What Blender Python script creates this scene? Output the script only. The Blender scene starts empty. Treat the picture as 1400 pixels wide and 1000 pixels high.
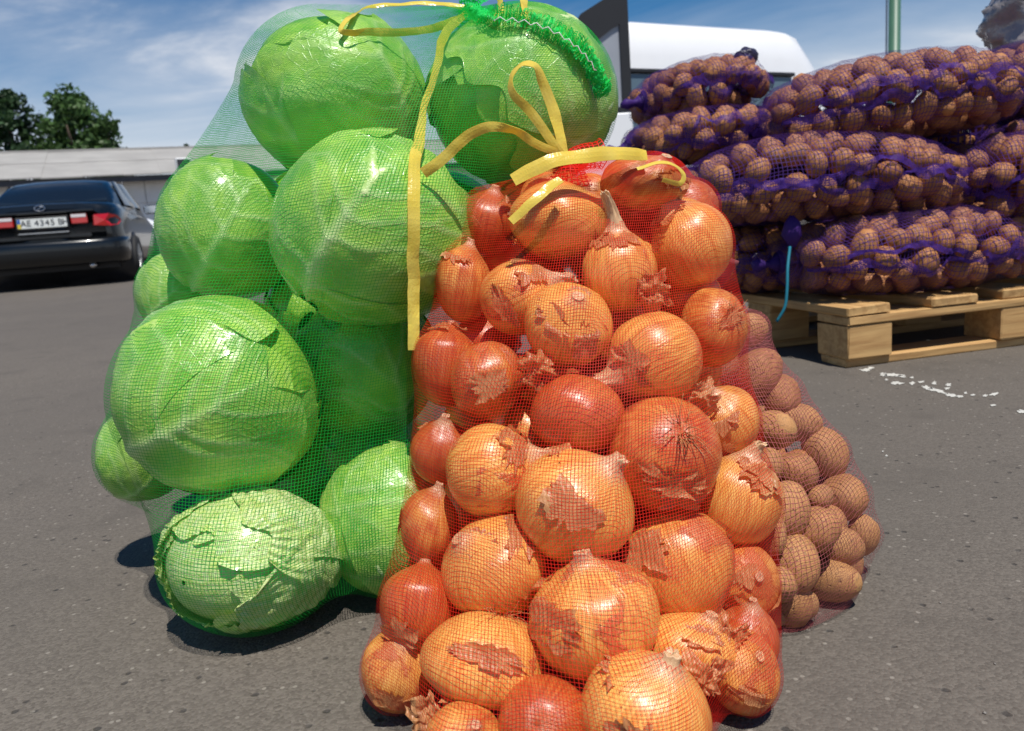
import bpy, math, random
import numpy as np
from mathutils import Vector, Matrix

# ------------------------------------------------------------------ camera, sky, sun, exposure
scene = bpy.context.scene
F = 1089.0                                   # focal length in photo pixels (photo is 1400 x 1000)
PITCH, ROLL, CAMH = math.radians(10.3), math.radians(4.3), 0.40
_fw = np.array([0, math.cos(PITCH), -math.sin(PITCH)])
_r0 = np.array([1.0, 0, 0]); _u0 = np.array([0, math.sin(PITCH), math.cos(PITCH)])
CR = math.cos(ROLL) * _r0 - math.sin(ROLL) * _u0
CU = math.sin(ROLL) * _r0 + math.cos(ROLL) * _u0
CF = _fw
CC = np.array([0, 0, CAMH])
CB = np.stack([CR, CU, -CF], 1)              # camera basis (x right, y up, z to the viewer)

cam = bpy.data.cameras.new('camera'); camo = bpy.data.objects.new('camera', cam)
scene.collection.objects.link(camo); scene.camera = camo
cam.sensor_width = 36.0; cam.lens = 36.0 * F / 1400.0
cam.clip_start = 0.02; cam.clip_end = 3000
mw = Matrix.Identity(4)
for i in range(3):
    for j in range(3):
        mw[i][j] = CB[i, j]
    mw[i][3] = CC[i]
camo.matrix_world = mw
cam.dof.use_dof = True; cam.dof.focus_distance = 0.78; cam.dof.aperture_fstop = 11.0

SUN = np.array([0.14, -0.34, 0.92]); SUN /= np.linalg.norm(SUN)
world = bpy.data.worlds.new('World'); scene.world = world; world.use_nodes = True
wn = world.node_tree; wn.nodes.clear()
def wnode(t, **k):
    n = wn.nodes.new(t)
    for a, b in k.items(): setattr(n, a, b)
    return n
sky = wnode('ShaderNodeTexSky', sky_type='NISHITA', sun_disc=False)
sky.sun_elevation = math.asin(SUN[2]); sky.sun_rotation = math.atan2(SUN[0], SUN[1])
sky.air_density = 1.0; sky.dust_density = 0.15; sky.ozone_density = 5.0
tc = wnode('ShaderNodeTexCoord'); sep = wnode('ShaderNodeSeparateXYZ')
wn.links.new(tc.outputs['Generated'], sep.inputs[0])
def wmath(op, a, b=None, c=None):
    n = wnode('ShaderNodeMath', operation=op)
    for i, x in enumerate((a, b, c)):
        if x is None: continue
        if isinstance(x, (int, float)): n.inputs[i].default_value = x
        else: wn.links.new(x, n.inputs[i])
    return n.outputs[0]
zc = wmath('MAXIMUM', sep.outputs[2], 0.0)
den = wmath('ADD', zc, 0.16)
comb = wnode('ShaderNodeCombineXYZ')
wn.links.new(wmath('DIVIDE', sep.outputs[0], den), comb.inputs[0])
wn.links.new(wmath('DIVIDE', sep.outputs[1], den), comb.inputs[1])
mp = wnode('ShaderNodeMapping'); mp.inputs['Scale'].default_value = (0.75, 1.15, 1); mp.inputs['Location'].default_value = (3.1, 0.4, 0)
mp.inputs['Rotation'].default_value = (0, 0, 0.5)
wn.links.new(comb.outputs[0], mp.inputs[0])
nz = wnode('ShaderNodeTexNoise'); nz.inputs['Scale'].default_value = 1.15; nz.inputs['Detail'].default_value = 7; nz.inputs['Roughness'].default_value = 0.56
nz.inputs['Distortion'].default_value = 0.4
wn.links.new(mp.outputs[0], nz.inputs[0])
rmp = wnode('ShaderNodeMapRange', interpolation_type='SMOOTHSTEP'); rmp.inputs[1].default_value = 0.53; rmp.inputs[2].default_value = 0.80
wn.links.new(nz.outputs[0], rmp.inputs[0])
hz = wnode('ShaderNodeMapRange', interpolation_type='SMOOTHSTEP'); hz.inputs[1].default_value = 0.0; hz.inputs[2].default_value = 0.34; hz.inputs[3].default_value = 0.97; hz.inputs[4].default_value = 0.0
wn.links.new(wmath('ADD', zc, wmath('MULTIPLY', wmath('SUBTRACT', nz.outputs[0], 0.5), -0.28)), hz.inputs[0])
cf = wmath('MINIMUM', wmath('ADD', wmath('MULTIPLY', rmp.outputs[0], 0.8), hz.outputs[0]), 0.95)
mixc = wnode('ShaderNodeMix', data_type='RGBA'); 
hsv = wnode('ShaderNodeHueSaturation'); hsv.inputs['Saturation'].default_value = 1.65; wn.links.new(sky.outputs[0], hsv.inputs['Color'])
wn.links.new(cf, mixc.inputs['Factor']); wn.links.new(hsv.outputs[0], mixc.inputs[6])
mixc.inputs[7].default_value = (10.0, 10.4, 11.2, 1)
bg = wnode('ShaderNodeBackground'); bg.inputs[1].default_value = 0.07
wn.links.new(mixc.outputs[2], bg.inputs[0])
wo = wnode('ShaderNodeOutputWorld'); wn.links.new(bg.outputs[0], wo.inputs[0])

sl = bpy.data.lights.new('sun', 'SUN'); sl.energy = 5.0; sl.angle = math.radians(0.55); sl.color = (1, 0.955, 0.88)
so = bpy.data.objects.new('sun', sl); scene.collection.objects.link(so)
so.rotation_euler = Vector(SUN).to_track_quat('Z', 'Y').to_euler(); so.location = (0, 0, 8)
scene.view_settings.view_transform = 'Standard'; scene.view_settings.look = 'None'
scene.view_settings.exposure = 0.12; scene.view_settings.gamma = 1.0
scene.view_settings.use_curve_mapping = False
scene.render.engine = 'CYCLES'
scene.cycles.max_bounces = 8; scene.cycles.diffuse_bounces = 4; scene.cycles.glossy_bounces = 3
scene.cycles.transmission_bounces = 6; scene.cycles.transparent_max_bounces = 12
scene.cycles.sample_clamp_indirect = 6

rng = np.random.default_rng(7); random.seed(7)
COL = scene.collection

# ------------------------------------------------------------------ helpers
def ray(u, v): return CF + (u - 700) / F * CR + (500 - v) / F * CU
def P(u, v, d): return CC + d * ray(u, v)                       # photo pixel + real distance -> place
def G(u, v, z=0.0):
    k = ray(u, v); return CC + k * ((z - CAMH) / k[2])
def proj(X):
    X = np.asarray(X) - CC; d = X @ CF
    return 700 + F * (X @ CR) / d, 500 - F * (X @ CU) / d, d

def vnoise(p, seed=0):                                          # value noise in [0,1], p: (...,3)
    p = np.asarray(p, float); i = np.floor(p).astype(np.int64); f = p - i; f = f * f * (3 - 2 * f)
    def h(a, b, c):
        n = (a * 374761393 + b * 668265263 + c * 2147483647 + seed * 1274126177) & 0xFFFFFFFF
        n = ((n ^ (n >> 13)) * 1274126177) & 0xFFFFFFFF
        return ((n ^ (n >> 16)) & 0xFFFF) / 65535.0
    x, y, z = i[..., 0], i[..., 1], i[..., 2]; fx, fy, fz = f[..., 0], f[..., 1], f[..., 2]
    def l(a, b, t): return a + (b - a) * t
    return l(l(l(h(x, y, z), h(x + 1, y, z), fx), l(h(x, y + 1, z), h(x + 1, y + 1, z), fx), fy),
             l(l(h(x, y, z + 1), h(x + 1, y, z + 1), fx), l(h(x, y + 1, z + 1), h(x + 1, y + 1, z + 1), fx), fy), fz)
def fbm(p, o=3, seed=0):
    s = 0; a = 0.5
    for k in range(o): s = s + a * (vnoise(np.asarray(p) * 2 ** k, seed + k) - 0.5) * 2; a *= 0.5
    return s

def mesh(name, v, f, smooth=True):
    m = bpy.data.meshes.new(name)
    v = np.asarray(v, np.float32)
    if isinstance(f, np.ndarray):
        n, k = f.shape
        m.vertices.add(len(v)); m.vertices.foreach_set('co', v.ravel())
        m.loops.add(n * k); m.loops.foreach_set('vertex_index', f.astype(np.int32).ravel())
        m.polygons.add(n); m.polygons.foreach_set('loop_start', np.arange(0, n * k, k, dtype=np.int32))
        try: m.polygons.foreach_set('loop_total', np.full(n, k, np.int32))
        except Exception: pass
        m.update(calc_edges=True); m.validate()
    else:
        m.from_pydata([tuple(map(float, x)) for x in v], [], [tuple(int(i) for i in q) for q in f]); m.update()
    if smooth: m.polygons.foreach_set('use_smooth', np.ones(len(m.polygons), bool))
    return m
def link(name, me, mat=None, parent=None, loc=None):
    o = bpy.data.objects.new(name, me); COL.objects.link(o)
    if mat is not None and me is not None and not me.materials: me.materials.append(mat)
    if loc is not None: o.location = Vector([float(x) for x in loc])
    if parent is not None: o.parent = parent
    return o
def mk(name, v, f, mat, parent=None, loc=None, smooth=True):
    return link(name, mesh(name, v, f, smooth), mat, parent, loc)
def tag(o, label=None, cat=None, group=None, kind=None):
    if label: o['label'] = label
    if cat: o['category'] = cat
    if group: o['group'] = group
    if kind: o['kind'] = kind
    return o
def empty(name, loc, rz=0.0):
    o = bpy.data.objects.new(name, None); COL.objects.link(o); o.location = Vector([float(x) for x in loc]); o.rotation_euler = (0, 0, rz)
    o.empty_display_size = 0.1; return o
def copy_tree(o, parent=None):
    c = o.copy(); COL.objects.link(c); c.parent = parent
    for ch in list(o.children): copy_tree(ch, c)
    return c
def grid_faces(nu, nv, wrap=False):
    i = np.arange(nu - 1)[:, None]; j = np.arange(nv if wrap else nv - 1)[None]
    a = i * nv + j; b = i * nv + (j + 1) % nv; c = (i + 1) * nv + (j + 1) % nv; d = (i + 1) * nv + j
    return np.stack([a, b, c, d], -1).reshape(-1, 4)
def box(x0, x1, y0, y1, z0, z1, bev=0.0):
    if bev <= 0:
        v = [(x, y, z) for x in (x0, x1) for y in (y0, y1) for z in (z0, z1)]
        f = [(0, 1, 3, 2), (4, 6, 7, 5), (0, 4, 5, 1), (2, 3, 7, 6), (0, 2, 6, 4), (1, 5, 7, 3)]
        return v, f
    c = np.array([(x0 + x1) / 2, (y0 + y1) / 2, (z0 + z1) / 2]); h = np.array([x1 - x0, y1 - y0, z1 - z0]) / 2
    v = []; idx = {}
    for sx in (-1, 1):
        for sy in (-1, 1):
            for sz in (-1, 1):
                s = np.array([sx, sy, sz])
                for ax in range(3):
                    q = s * (h - bev); q[ax] = s[ax] * h[ax]; idx[(sx, sy, sz, ax)] = len(v); v.append(c + q)
    f = []
    for ax in range(3):
        b, d = [k for k in range(3) if k != ax]
        for s in (-1, 1):
            q = []
            for (p1, p2) in ((-1, -1), (1, -1), (1, 1), (-1, 1)):
                k = [0, 0, 0]; k[ax] = s; k[b] = p1; k[d] = p2; q.append(idx[(k[0], k[1], k[2], ax)])
            f.append(q if (s > 0) ^ (ax == 1) else q[::-1])
        for p1 in (-1, 1):
            for p2 in (-1, 1):
                k0 = [0, 0, 0]; k0[b] = p1; k0[d] = p2; k1 = list(k0); k0[ax] = -1; k1[ax] = 1
                f.append((idx[(*k0, b)], idx[(*k1, b)], idx[(*k1, d)], idx[(*k0, d)]))
    for sx in (-1, 1):
        for sy in (-1, 1):
            for sz in (-1, 1): f.append([idx[(sx, sy, sz, a)] for a in range(3)])
    return v, f
class MB:
    def __init__(s): s.v = []; s.f = []
    def add(s, v, f, M=None):
        n = len(s.v)
        for p in v: s.v.append(tuple(M @ Vector(p)) if M is not None else tuple(map(float, p)))
        for q in f: s.f.append([int(i) + n for i in q])
        return s
    def build(s, name, mat, parent=None, loc=None, smooth=False): return mk(name, s.v, s.f, mat, parent, loc, smooth)
def tube(pts, r, n=8, cap=True):
    pts = np.asarray(pts, float); m = len(pts); r = np.broadcast_to(np.asarray(r, float), (m,))
    t = np.gradient(pts, axis=0); t /= np.linalg.norm(t, axis=1)[:, None] + 1e-12
    up = np.array([0, 0, 1.0]) if abs(t[0][2]) < 0.9 else np.array([1.0, 0, 0])
    a = np.cross(t[0], up); a /= np.linalg.norm(a); v = []
    for k in range(m):
        a = a - t[k] * (a @ t[k]); a /= np.linalg.norm(a) + 1e-12; b = np.cross(t[k], a)
        for q in range(n):
            th = 2 * math.pi * q / n; v.append(pts[k] + r[k] * (math.cos(th) * a + math.sin(th) * b))
    f = [tuple(x) for x in grid_faces(m, n, True)]
    if cap: f += [tuple(range(n))[::-1], tuple((m - 1) * n + q for q in range(n))]
    return v, f
def catmull(pts, n=8):
    p = np.asarray(pts, float); p = np.vstack([2 * p[0] - p[1], p, 2 * p[-1] - p[-2]]); out = []
    for i in range(1, len(p) - 2):
        for t in np.linspace(0, 1, n, endpoint=False):
            out.append(0.5 * (2 * p[i] + (p[i + 1] - p[i - 1]) * t + (2 * p[i - 1] - 5 * p[i] + 4 * p[i + 1] - p[i + 2]) * t * t
                              + (3 * p[i] - p[i - 1] - 3 * p[i + 1] + p[i + 2]) * t ** 3))
    out.append(p[-2]); return np.array(out)
def norm(a): a = np.asarray(a, float); return a / (np.linalg.norm(a, axis=-1, keepdims=True) + 1e-12)
def fattr(me, name, a):
    at = me.attributes.new(name, 'FLOAT', 'POINT'); at.data.foreach_set('value', np.asarray(a, np.float32).ravel())
def vattr(me, name, a):
    at = me.attributes.new(name, 'FLOAT_VECTOR', 'POINT'); at.data.foreach_set('vector', np.asarray(a, np.float32).ravel())

# ------------------------------------------------------------------ materials
class NT:
    def __init__(s, name):
        s.m = bpy.data.materials.new(name); s.m.use_nodes = True; s.t = s.m.node_tree; s.t.nodes.clear()
        s.out = s.t.nodes.new('ShaderNodeOutputMaterial')
    def n(s, t, inp=None, **k):
        x = s.t.nodes.new(t)
        for a, b in k.items(): setattr(x, a, b)
        for a, b in (inp or {}).items():
            if hasattr(b, 'is_linked') or isinstance(b, bpy.types.NodeSocket): s.t.links.new(b, x.inputs[a])
            else: x.inputs[a].default_value = b
        return x
    def math(s, op, a, b=0.0, c=0.0): return s.n('ShaderNodeMath', {0: a, 1: b, 2: c}, operation=op).outputs[0]
    def noise(s, vec, scale, detail=3, rough=0.5, dist=0.0):
        i = {'Scale': scale, 'Detail': detail, 'Roughness': rough, 'Distortion': dist}
        if vec is not None: i['Vector'] = vec
        return s.n('ShaderNodeTexNoise', i).outputs[0]
    def ramp(s, x, lo, hi, a=0.0, b=1.0): return s.n('ShaderNodeMapRange', {0: x, 1: lo, 2: hi, 3: a, 4: b}, interpolation_type='SMOOTHSTEP').outputs[0]
    def mix(s, f, a, b, mode='MIX'):
        def c(x): return (*x, 1) if isinstance(x, tuple) and len(x) == 3 else x
        return s.n('ShaderNodeMix', {0: f, 6: c(a), 7: c(b)}, data_type='RGBA', blend_type=mode).outputs[2]
    def bump(s, h, st=0.3, dist=0.01, normal=None):
        i = {'Height': h, 'Strength': st, 'Distance': dist}
        if normal is not None: i['Normal'] = normal
        return s.n('ShaderNodeBump', i).outputs[0]
    def coord(s, k='Object'): return s.n('ShaderNodeTexCoord').outputs[k]
    def bsdf(s, color, rough=0.5, spec=0.5, metal=0.0, normal=None, **k):
        def c(x): return (*x, 1) if isinstance(x, tuple) and len(x) == 3 else x
        i = {'Base Color': c(color), 'Roughness': rough, 'Specular IOR Level': spec, 'Metallic': metal}
        if normal is not None: i['Normal'] = normal
        i.update(k); return s.n('ShaderNodeBsdfPrincipled', i).outputs[0]
    def done(s, sh): s.t.links.new(sh, s.out.inputs[0]); return s.m

def m_simple(name, col, rough=0.5, spec=0.5, metal=0.0, var=0.12, scale=6.0, bump=0.0, bscale=60.0, **k):
    t = NT(name); c = t.coord(); nv = t.noise(c, scale, 4)
    colr = t.mix(nv, tuple(x * (1 - var) for x in col), tuple(min(1, x * (1 + var)) for x in col))
    nb = t.bump(t.noise(c, bscale, 3), bump, 0.01) if bump > 0 else None
    return t.done(t.bsdf(colr, rough, spec, metal, nb, **k))

def m_asphalt():
    t = NT('asphalt'); c = t.coord('Object')
    big = t.noise(c, 0.55, 5, 0.6); mid = t.noise(c, 7, 4, 0.6); fine = t.noise(c, 140, 3, 0.6)
    vor = t.n('ShaderNodeTexVoronoi', {'Vector': c, 'Scale': 330.0, 'Randomness': 1.0})
    rnd = t.n('ShaderNodeSeparateColor', {0: vor.outputs['Color']}).outputs[0]
    col = t.mix(rnd, (0.090, 0.077, 0.064), (0.156, 0.136, 0.114))
    col = t.mix(t.ramp(big, 0.3, 0.7), col, (0.102, 0.089, 0.076))
    col = t.mix(t.math('MULTIPLY', t.ramp(mid, 0.5, 0.75), 0.5), col, (0.076, 0.066, 0.056))
    pit = t.n('ShaderNodeTexVoronoi', {'Vector': c, 'Scale': 58.0, 'Randomness': 1.0})
    pr = t.n('ShaderNodeSeparateColor', {0: pit.outputs['Color']}).outputs[1]
    pd = t.math('ADD', pit.outputs['Distance'], t.math('MULTIPLY', t.noise(c, 220, 2), 0.22))
    pits = t.math('MULTIPLY', t.ramp(pd, 0.22, 0.34, 1, 0), t.ramp(pr, 0.80, 0.84))
    col = t.mix(t.math('MULTIPLY', pits, 0.75), col, (0.035, 0.032, 0.03))
    lt = t.n('ShaderNodeTexVoronoi', {'Vector': c, 'Scale': 120.0, 'Randomness': 1.0})
    lr = t.n('ShaderNodeSeparateColor', {0: lt.outputs['Color']}).outputs[2]
    lts = t.math('MULTIPLY', t.ramp(lt.outputs['Distance'], 0.18, 0.3, 1, 0), t.ramp(lr, 0.955, 0.97))
    col = t.mix(t.math('MULTIPLY', lts, 0.6), col, (0.27, 0.245, 0.21))
    h = t.math('SUBTRACT', t.math('ADD', t.math('MULTIPLY', vor.outputs['Distance'], -0.5), t.math('MULTIPLY', fine, 0.5)), t.math('MULTIPLY', pits, 1.4))
    return t.done(t.bsdf(col, 0.80, 0.3, 0, t.bump(h, 0.6, 0.0025)))

def m_thread(name, col, transl=0.45, rough=0.5, spec=0.12):
    t = NT(name); c = t.coord('Object'); nv = t.noise(c, 40, 3)
    colr = t.mix(nv, tuple(x * 0.8 for x in col), tuple(min(1, x * 1.15) for x in col))
    b = t.bsdf(colr, rough, spec)
    tr = t.n('ShaderNodeBsdfTranslucent', {'Color': colr}).outputs[0]
    return t.done(t.n('ShaderNodeMixShader', {0: transl, 1: b, 2: tr}).outputs[0])

def m_onion():
    t = NT('onion_skin')
    a = t.n('ShaderNodeAttribute', attribute_name='lc').outputs['Vector']
    oi = t.n('ShaderNodeObjectInfo'); oc = t.n('ShaderNodeSeparateColor', {0: oi.outputs['Color']})
    red, patch = oc.outputs[0], oc.outputs[1]
    xyz = t.n('ShaderNodeSeparateXYZ', {0: a}); x, y, z = xyz.outputs
    rho = t.math('ADD', t.math('SQRT', t.math('ADD', t.math('MULTIPLY', x, x), t.math('MULTIPLY', y, y))), 0.03)
    rn = t.math('MULTIPLY', oi.outputs['Random'], 37.0)
    def sv(k, kz): return t.n('ShaderNodeCombineXYZ', {0: t.math('MULTIPLY_ADD', t.math('DIVIDE', x, rho), k, rn), 1: t.math('MULTIPLY', t.math('DIVIDE', y, rho), k), 2: t.math('MULTIPLY', z, kz)}).outputs[0]
    stripe = t.noise(sv(9, 0.9), 1.6, 4, 0.6); fine = t.noise(sv(30, 0.8), 1.5, 3, 0.6)
    lo = t.n('ShaderNodeVectorMath', {0: a, 1: t.n('ShaderNodeCombineXYZ', {0: rn, 1: rn, 2: rn}).outputs[0]}, operation='ADD').outputs[0]
    blob = t.noise(lo, 1.35, 5, 0.55, 0.4); spot = t.noise(lo, 16, 3, 0.6)
    golden = t.mix(t.ramp(stripe, 0.35, 0.7), (0.82, 0.46, 0.11), (0.64, 0.245, 0.042))
    copper = t.mix(t.ramp(stripe, 0.3, 0.7), (0.55, 0.14, 0.03), (0.37, 0.062, 0.016))
    pale = (0.80, 0.60, 0.34)
    base = t.mix(t.ramp(t.math('ADD', red, t.math('MULTIPLY', t.math('SUBTRACT', blob, 0.5), 1.1)), 0.25, 0.8), golden, copper)
    edge = t.math('ADD', blob, t.math('MULTIPLY', t.math('SUBTRACT', fine, 0.5), 0.09))
    torn = t.ramp(t.math('SUBTRACT', edge, t.math('SUBTRACT', 0.78, t.math('MULTIPLY', patch, 0.35))), 0.0, 0.025)
    outer = t.mix(t.ramp(fine, 0.3, 0.75), (0.58, 0.17, 0.04), (0.40, 0.085, 0.022))
    outer = t.mix(t.math('MULTIPLY', t.ramp(spot, 0.5, 0.75), 0.55), outer, (0.68, 0.33, 0.14))
    col = t.mix(torn, base, outer)
    col = t.mix(t.math('MULTIPLY', t.ramp(fine, 0.56, 0.72), 0.35), col, (0.36, 0.12, 0.04))
    col = t.mix(t.math('MULTIPLY', t.ramp(fine, 0.46, 0.28), 0.22), col, pale)
    neck = t.ramp(t.math('ADD', z, t.math('MULTIPLY', stripe, 0.22)), 0.92, 1.16)
    col = t.mix(t.math('MULTIPLY', neck, 0.85), col, t.mix(t.ramp(fine, 0.35, 0.7), (0.72, 0.5, 0.3), (0.42, 0.2, 0.1)))
    root = t.ramp(t.math('ADD', z, t.math('MULTIPLY', spot, 0.1)), -0.86, -0.95)
    col = t.mix(t.math('MULTIPLY', root, 0.7), col, t.mix(t.ramp(spot, 0.4, 0.65), (0.6, 0.42, 0.26), (0.15, 0.07, 0.035)))
    specks = t.ramp(t.noise(lo, 7.5, 2, 0.5), 0.74, 0.79)
    col = t.mix(t.math('MULTIPLY', specks, 0.7), col, (0.14, 0.05, 0.02))
    h = t.math('ADD', t.math('ADD', t.math('MULTIPLY', fine, 0.35), t.math('MULTIPLY', stripe, 0.5)), t.math('ADD', t.math('MULTIPLY', torn, 0.6), t.math('MULTIPLY', t.math('MULTIPLY', torn, spot), 0.8)))
    rough = t.math('ADD', 0.31, t.math('MULTIPLY', torn, 0.25))
    return t.done(t.bsdf(col, rough, 0.55, 0, t.bump(h, 0.45, 0.0022), **{'Coat Weight': 0.2, 'Coat Roughness': 0.25}))

def m_flake():
    t = NT('dry_onion_skin'); c = t.coord('Object'); oi = t.n('ShaderNodeObjectInfo')
    n1 = t.noise(c, 60, 4, 0.6); n2 = t.n('ShaderNodeTexWave', {'Vector': c, 'Scale': 90.0, 'Distortion': 6.0, 'Detail': 3.0}).outputs[1]
    col = t.mix(t.ramp(n1, 0.3, 0.7), (0.74, 0.38, 0.15), (0.50, 0.175, 0.055))
    col = t.mix(t.math('MULTIPLY', n2, 0.18), col, (0.25, 0.07, 0.025))
    col = t.mix(oi.outputs['Random'], col, t.mix(0.5, col, (0.72, 0.42, 0.2)))
    b = t.bsdf(col, 0.42, 0.5, 0, t.bump(t.math('ADD', n1, t.math('MULTIPLY', n2, 0.35)), 0.5, 0.002))
    tr = t.n('ShaderNodeBsdfTranslucent', {'Color': col}).outputs[0]
    return t.done(t.n('ShaderNodeMixShader', {0: 0.35, 1: b, 2: tr}).outputs[0])

def m_cabbage():
    t = NT('cabbage_leaf'); a = t.n('ShaderNodeAttribute', attribute_name='lc').outputs['Vector']
    vein = t.n('ShaderNodeAttribute', attribute_name='vein').outputs['Fac']
    oi = t.n('ShaderNodeObjectInfo'); rn = t.math('MULTIPLY', oi.outputs['Random'], 23.0)
    pale = t.n('ShaderNodeSeparateColor', {0: oi.outputs['Color']}).outputs[0]
    lo = t.n('ShaderNodeVectorMath', {0: a, 1: t.n('ShaderNodeCombineXYZ', {0: rn, 1: rn, 2: rn}).outputs[0]}, operation='ADD').outputs[0]
    n1 = t.noise(lo, 2.2, 4, 0.55, 0.5); n2 = t.noise(lo, 9, 4, 0.6, 0.6); n3 = t.noise(lo, 34, 3, 0.6)
    cell = t.n('ShaderNodeTexVoronoi', {'Vector': lo, 'Scale': 9.0}, feature='DISTANCE_TO_EDGE').outputs['Distance']
    cv = t.ramp(cell, 0.0, 0.06, 1, 0)
    g = t.mix(t.ramp(n1, 0.3, 0.7), (0.17, 0.47, 0.022), (0.46, 0.74, 0.085))
    g = t.mix(t.math('MULTIPLY', t.ramp(n2, 0.5, 0.75), 0.4), g, (0.22, 0.44, 0.05))
    g = t.mix(t.math('MULTIPLY', cv, 0.10), g, (0.66, 0.78, 0.36))
    g = t.mix(pale, g, t.mix(t.ramp(n2, 0.3, 0.7), (0.66, 0.72, 0.24), (0.86, 0.86, 0.52)))
    g = t.mix(t.math('MULTIPLY', vein, 0.90), g, (0.74, 0.86, 0.42))
    h = t.math('ADD', t.math('ADD', t.math('MULTIPLY', n2, 0.7), t.math('MULTIPLY', n3, 0.16)), t.math('MULTIPLY', cv, 0.22))
    nb = t.bump(h, 0.32, 0.005)
    b = t.bsdf(g, t.math('ADD', 0.26, t.math('MULTIPLY', n2, 0.14)), 0.5, 0, nb, **{'Coat Weight': 0.4, 'Coat Roughness': 0.13})
    tr = t.n('ShaderNodeBsdfTranslucent', {'Color': t.mix(0.4, g, (0.35, 0.6, 0.05)), 'Normal': nb}).outputs[0]
    return t.done(t.n('ShaderNodeMixShader', {0: 0.13, 1: b, 2: tr}).outputs[0])

def m_potato(name='potato_skin', tint=(1, 1, 1)):
    t = NT(name); c = t.coord('Object'); oi = t.n('ShaderNodeObjectInfo'); rn = t.math('MULTIPLY', oi.outputs['Random'], 41.0)
    lo = t.n('ShaderNodeVectorMath', {0: c, 1: t.n('ShaderNodeCombineXYZ', {0: rn, 1: rn, 2: rn}).outputs[0]}, operation='ADD').outputs[0]
    n1 = t.noise(lo, 1.6, 4, 0.6); n2 = t.noise(lo, 7, 4, 0.65); n3 = t.noise(lo, 28, 2)
    col = t.mix(t.ramp(n1, 0.3, 0.7), (0.45, 0.215, 0.082), (0.31, 0.135, 0.05))
    col = t.mix(oi.outputs['Random'], col, t.mix(0.5, col, (0.54, 0.29, 0.11)))
    col = t.mix(t.math('MULTIPLY', t.ramp(n2, 0.52, 0.7), 0.7), col, (0.14, 0.085, 0.055))
    col = t.mix(t.math('MULTIPLY', t.ramp(n2, 0.42, 0.28), 0.4), col, (0.55, 0.31, 0.15))
    v = t.n('ShaderNodeTexVoronoi', {'Vector': lo, 'Scale': 2.6}); eye = t.ramp(v.outputs['Distance'], 0.05, 0.16, 1, 0)
    col = t.mix(t.math('MULTIPLY', eye, 0.75), col, (0.09, 0.05, 0.03))
    col = t.mix(1.0, col, tint, 'MULTIPLY')
    h = t.math('SUBTRACT', t.math('ADD', t.math('MULTIPLY', n2, 0.5), t.math('MULTIPLY', n3, 0.2)), t.math('MULTIPLY', eye, 0.8))
    return t.done(t.bsdf(col, 0.62, 0.35, 0, t.bump(h, 0.5, 0.003)))

def m_ribbon():
    t = NT('yellow_plastic_ribbon'); c = t.coord('Object')
    n1 = t.noise(c, 45, 3); w = t.n('ShaderNodeTexVoronoi', {'Vector': c, 'Scale': 420.0}).outputs['Distance']
    col = t.mix(n1, (0.80, 0.63, 0.05), (0.90, 0.80, 0.20))
    nb = t.bump(t.math('ADD', w, t.math('MULTIPLY', n1, 0.8)), 0.18, 0.0008)
    b = t.bsdf(col, 0.22, 0.55, 0, nb)
    tr = t.n('ShaderNodeBsdfTranslucent', {'Color': (0.88, 0.66, 0.06, 1)}).outputs[0]
    return t.done(t.n('ShaderNodeMixShader', {0: 0.4, 1: b, 2: tr}).outputs[0])

def m_wood():
    t = NT('raw_pallet_wood'); c = t.coord('Object'); oi = t.n('ShaderNodeObjectInfo'); rn = t.math('MULTIPLY', oi.outputs['Random'], 11.0)
    a = t.n('ShaderNodeAttribute', attribute_name='gc').outputs['Vector']
    lo = t.n('ShaderNodeVectorMath', {0: a, 1: t.n('ShaderNodeCombineXYZ', {0: rn, 1: rn, 2: rn}).outputs[0]}, operation='ADD').outputs[0]
    st = t.n('ShaderNodeVectorMath', {0: lo, 1: (5.0, 60.0, 60.0)}, operation='MULTIPLY').outputs[0]
    g = t.noise(st, 1.0, 5, 0.6, 0.6); k = t.noise(lo, 9, 3)
    col = t.mix(t.ramp(g, 0.3, 0.72), (0.56, 0.35, 0.145), (0.37, 0.205, 0.078))
    col = t.mix(t.math('MULTIPLY', t.ramp(k, 0.55, 0.75), 0.4), col, (0.26, 0.16, 0.08))
    return t.done(t.bsdf(col, 0.7, 0.3, 0, t.bump(g, 0.4, 0.003)))

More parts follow.
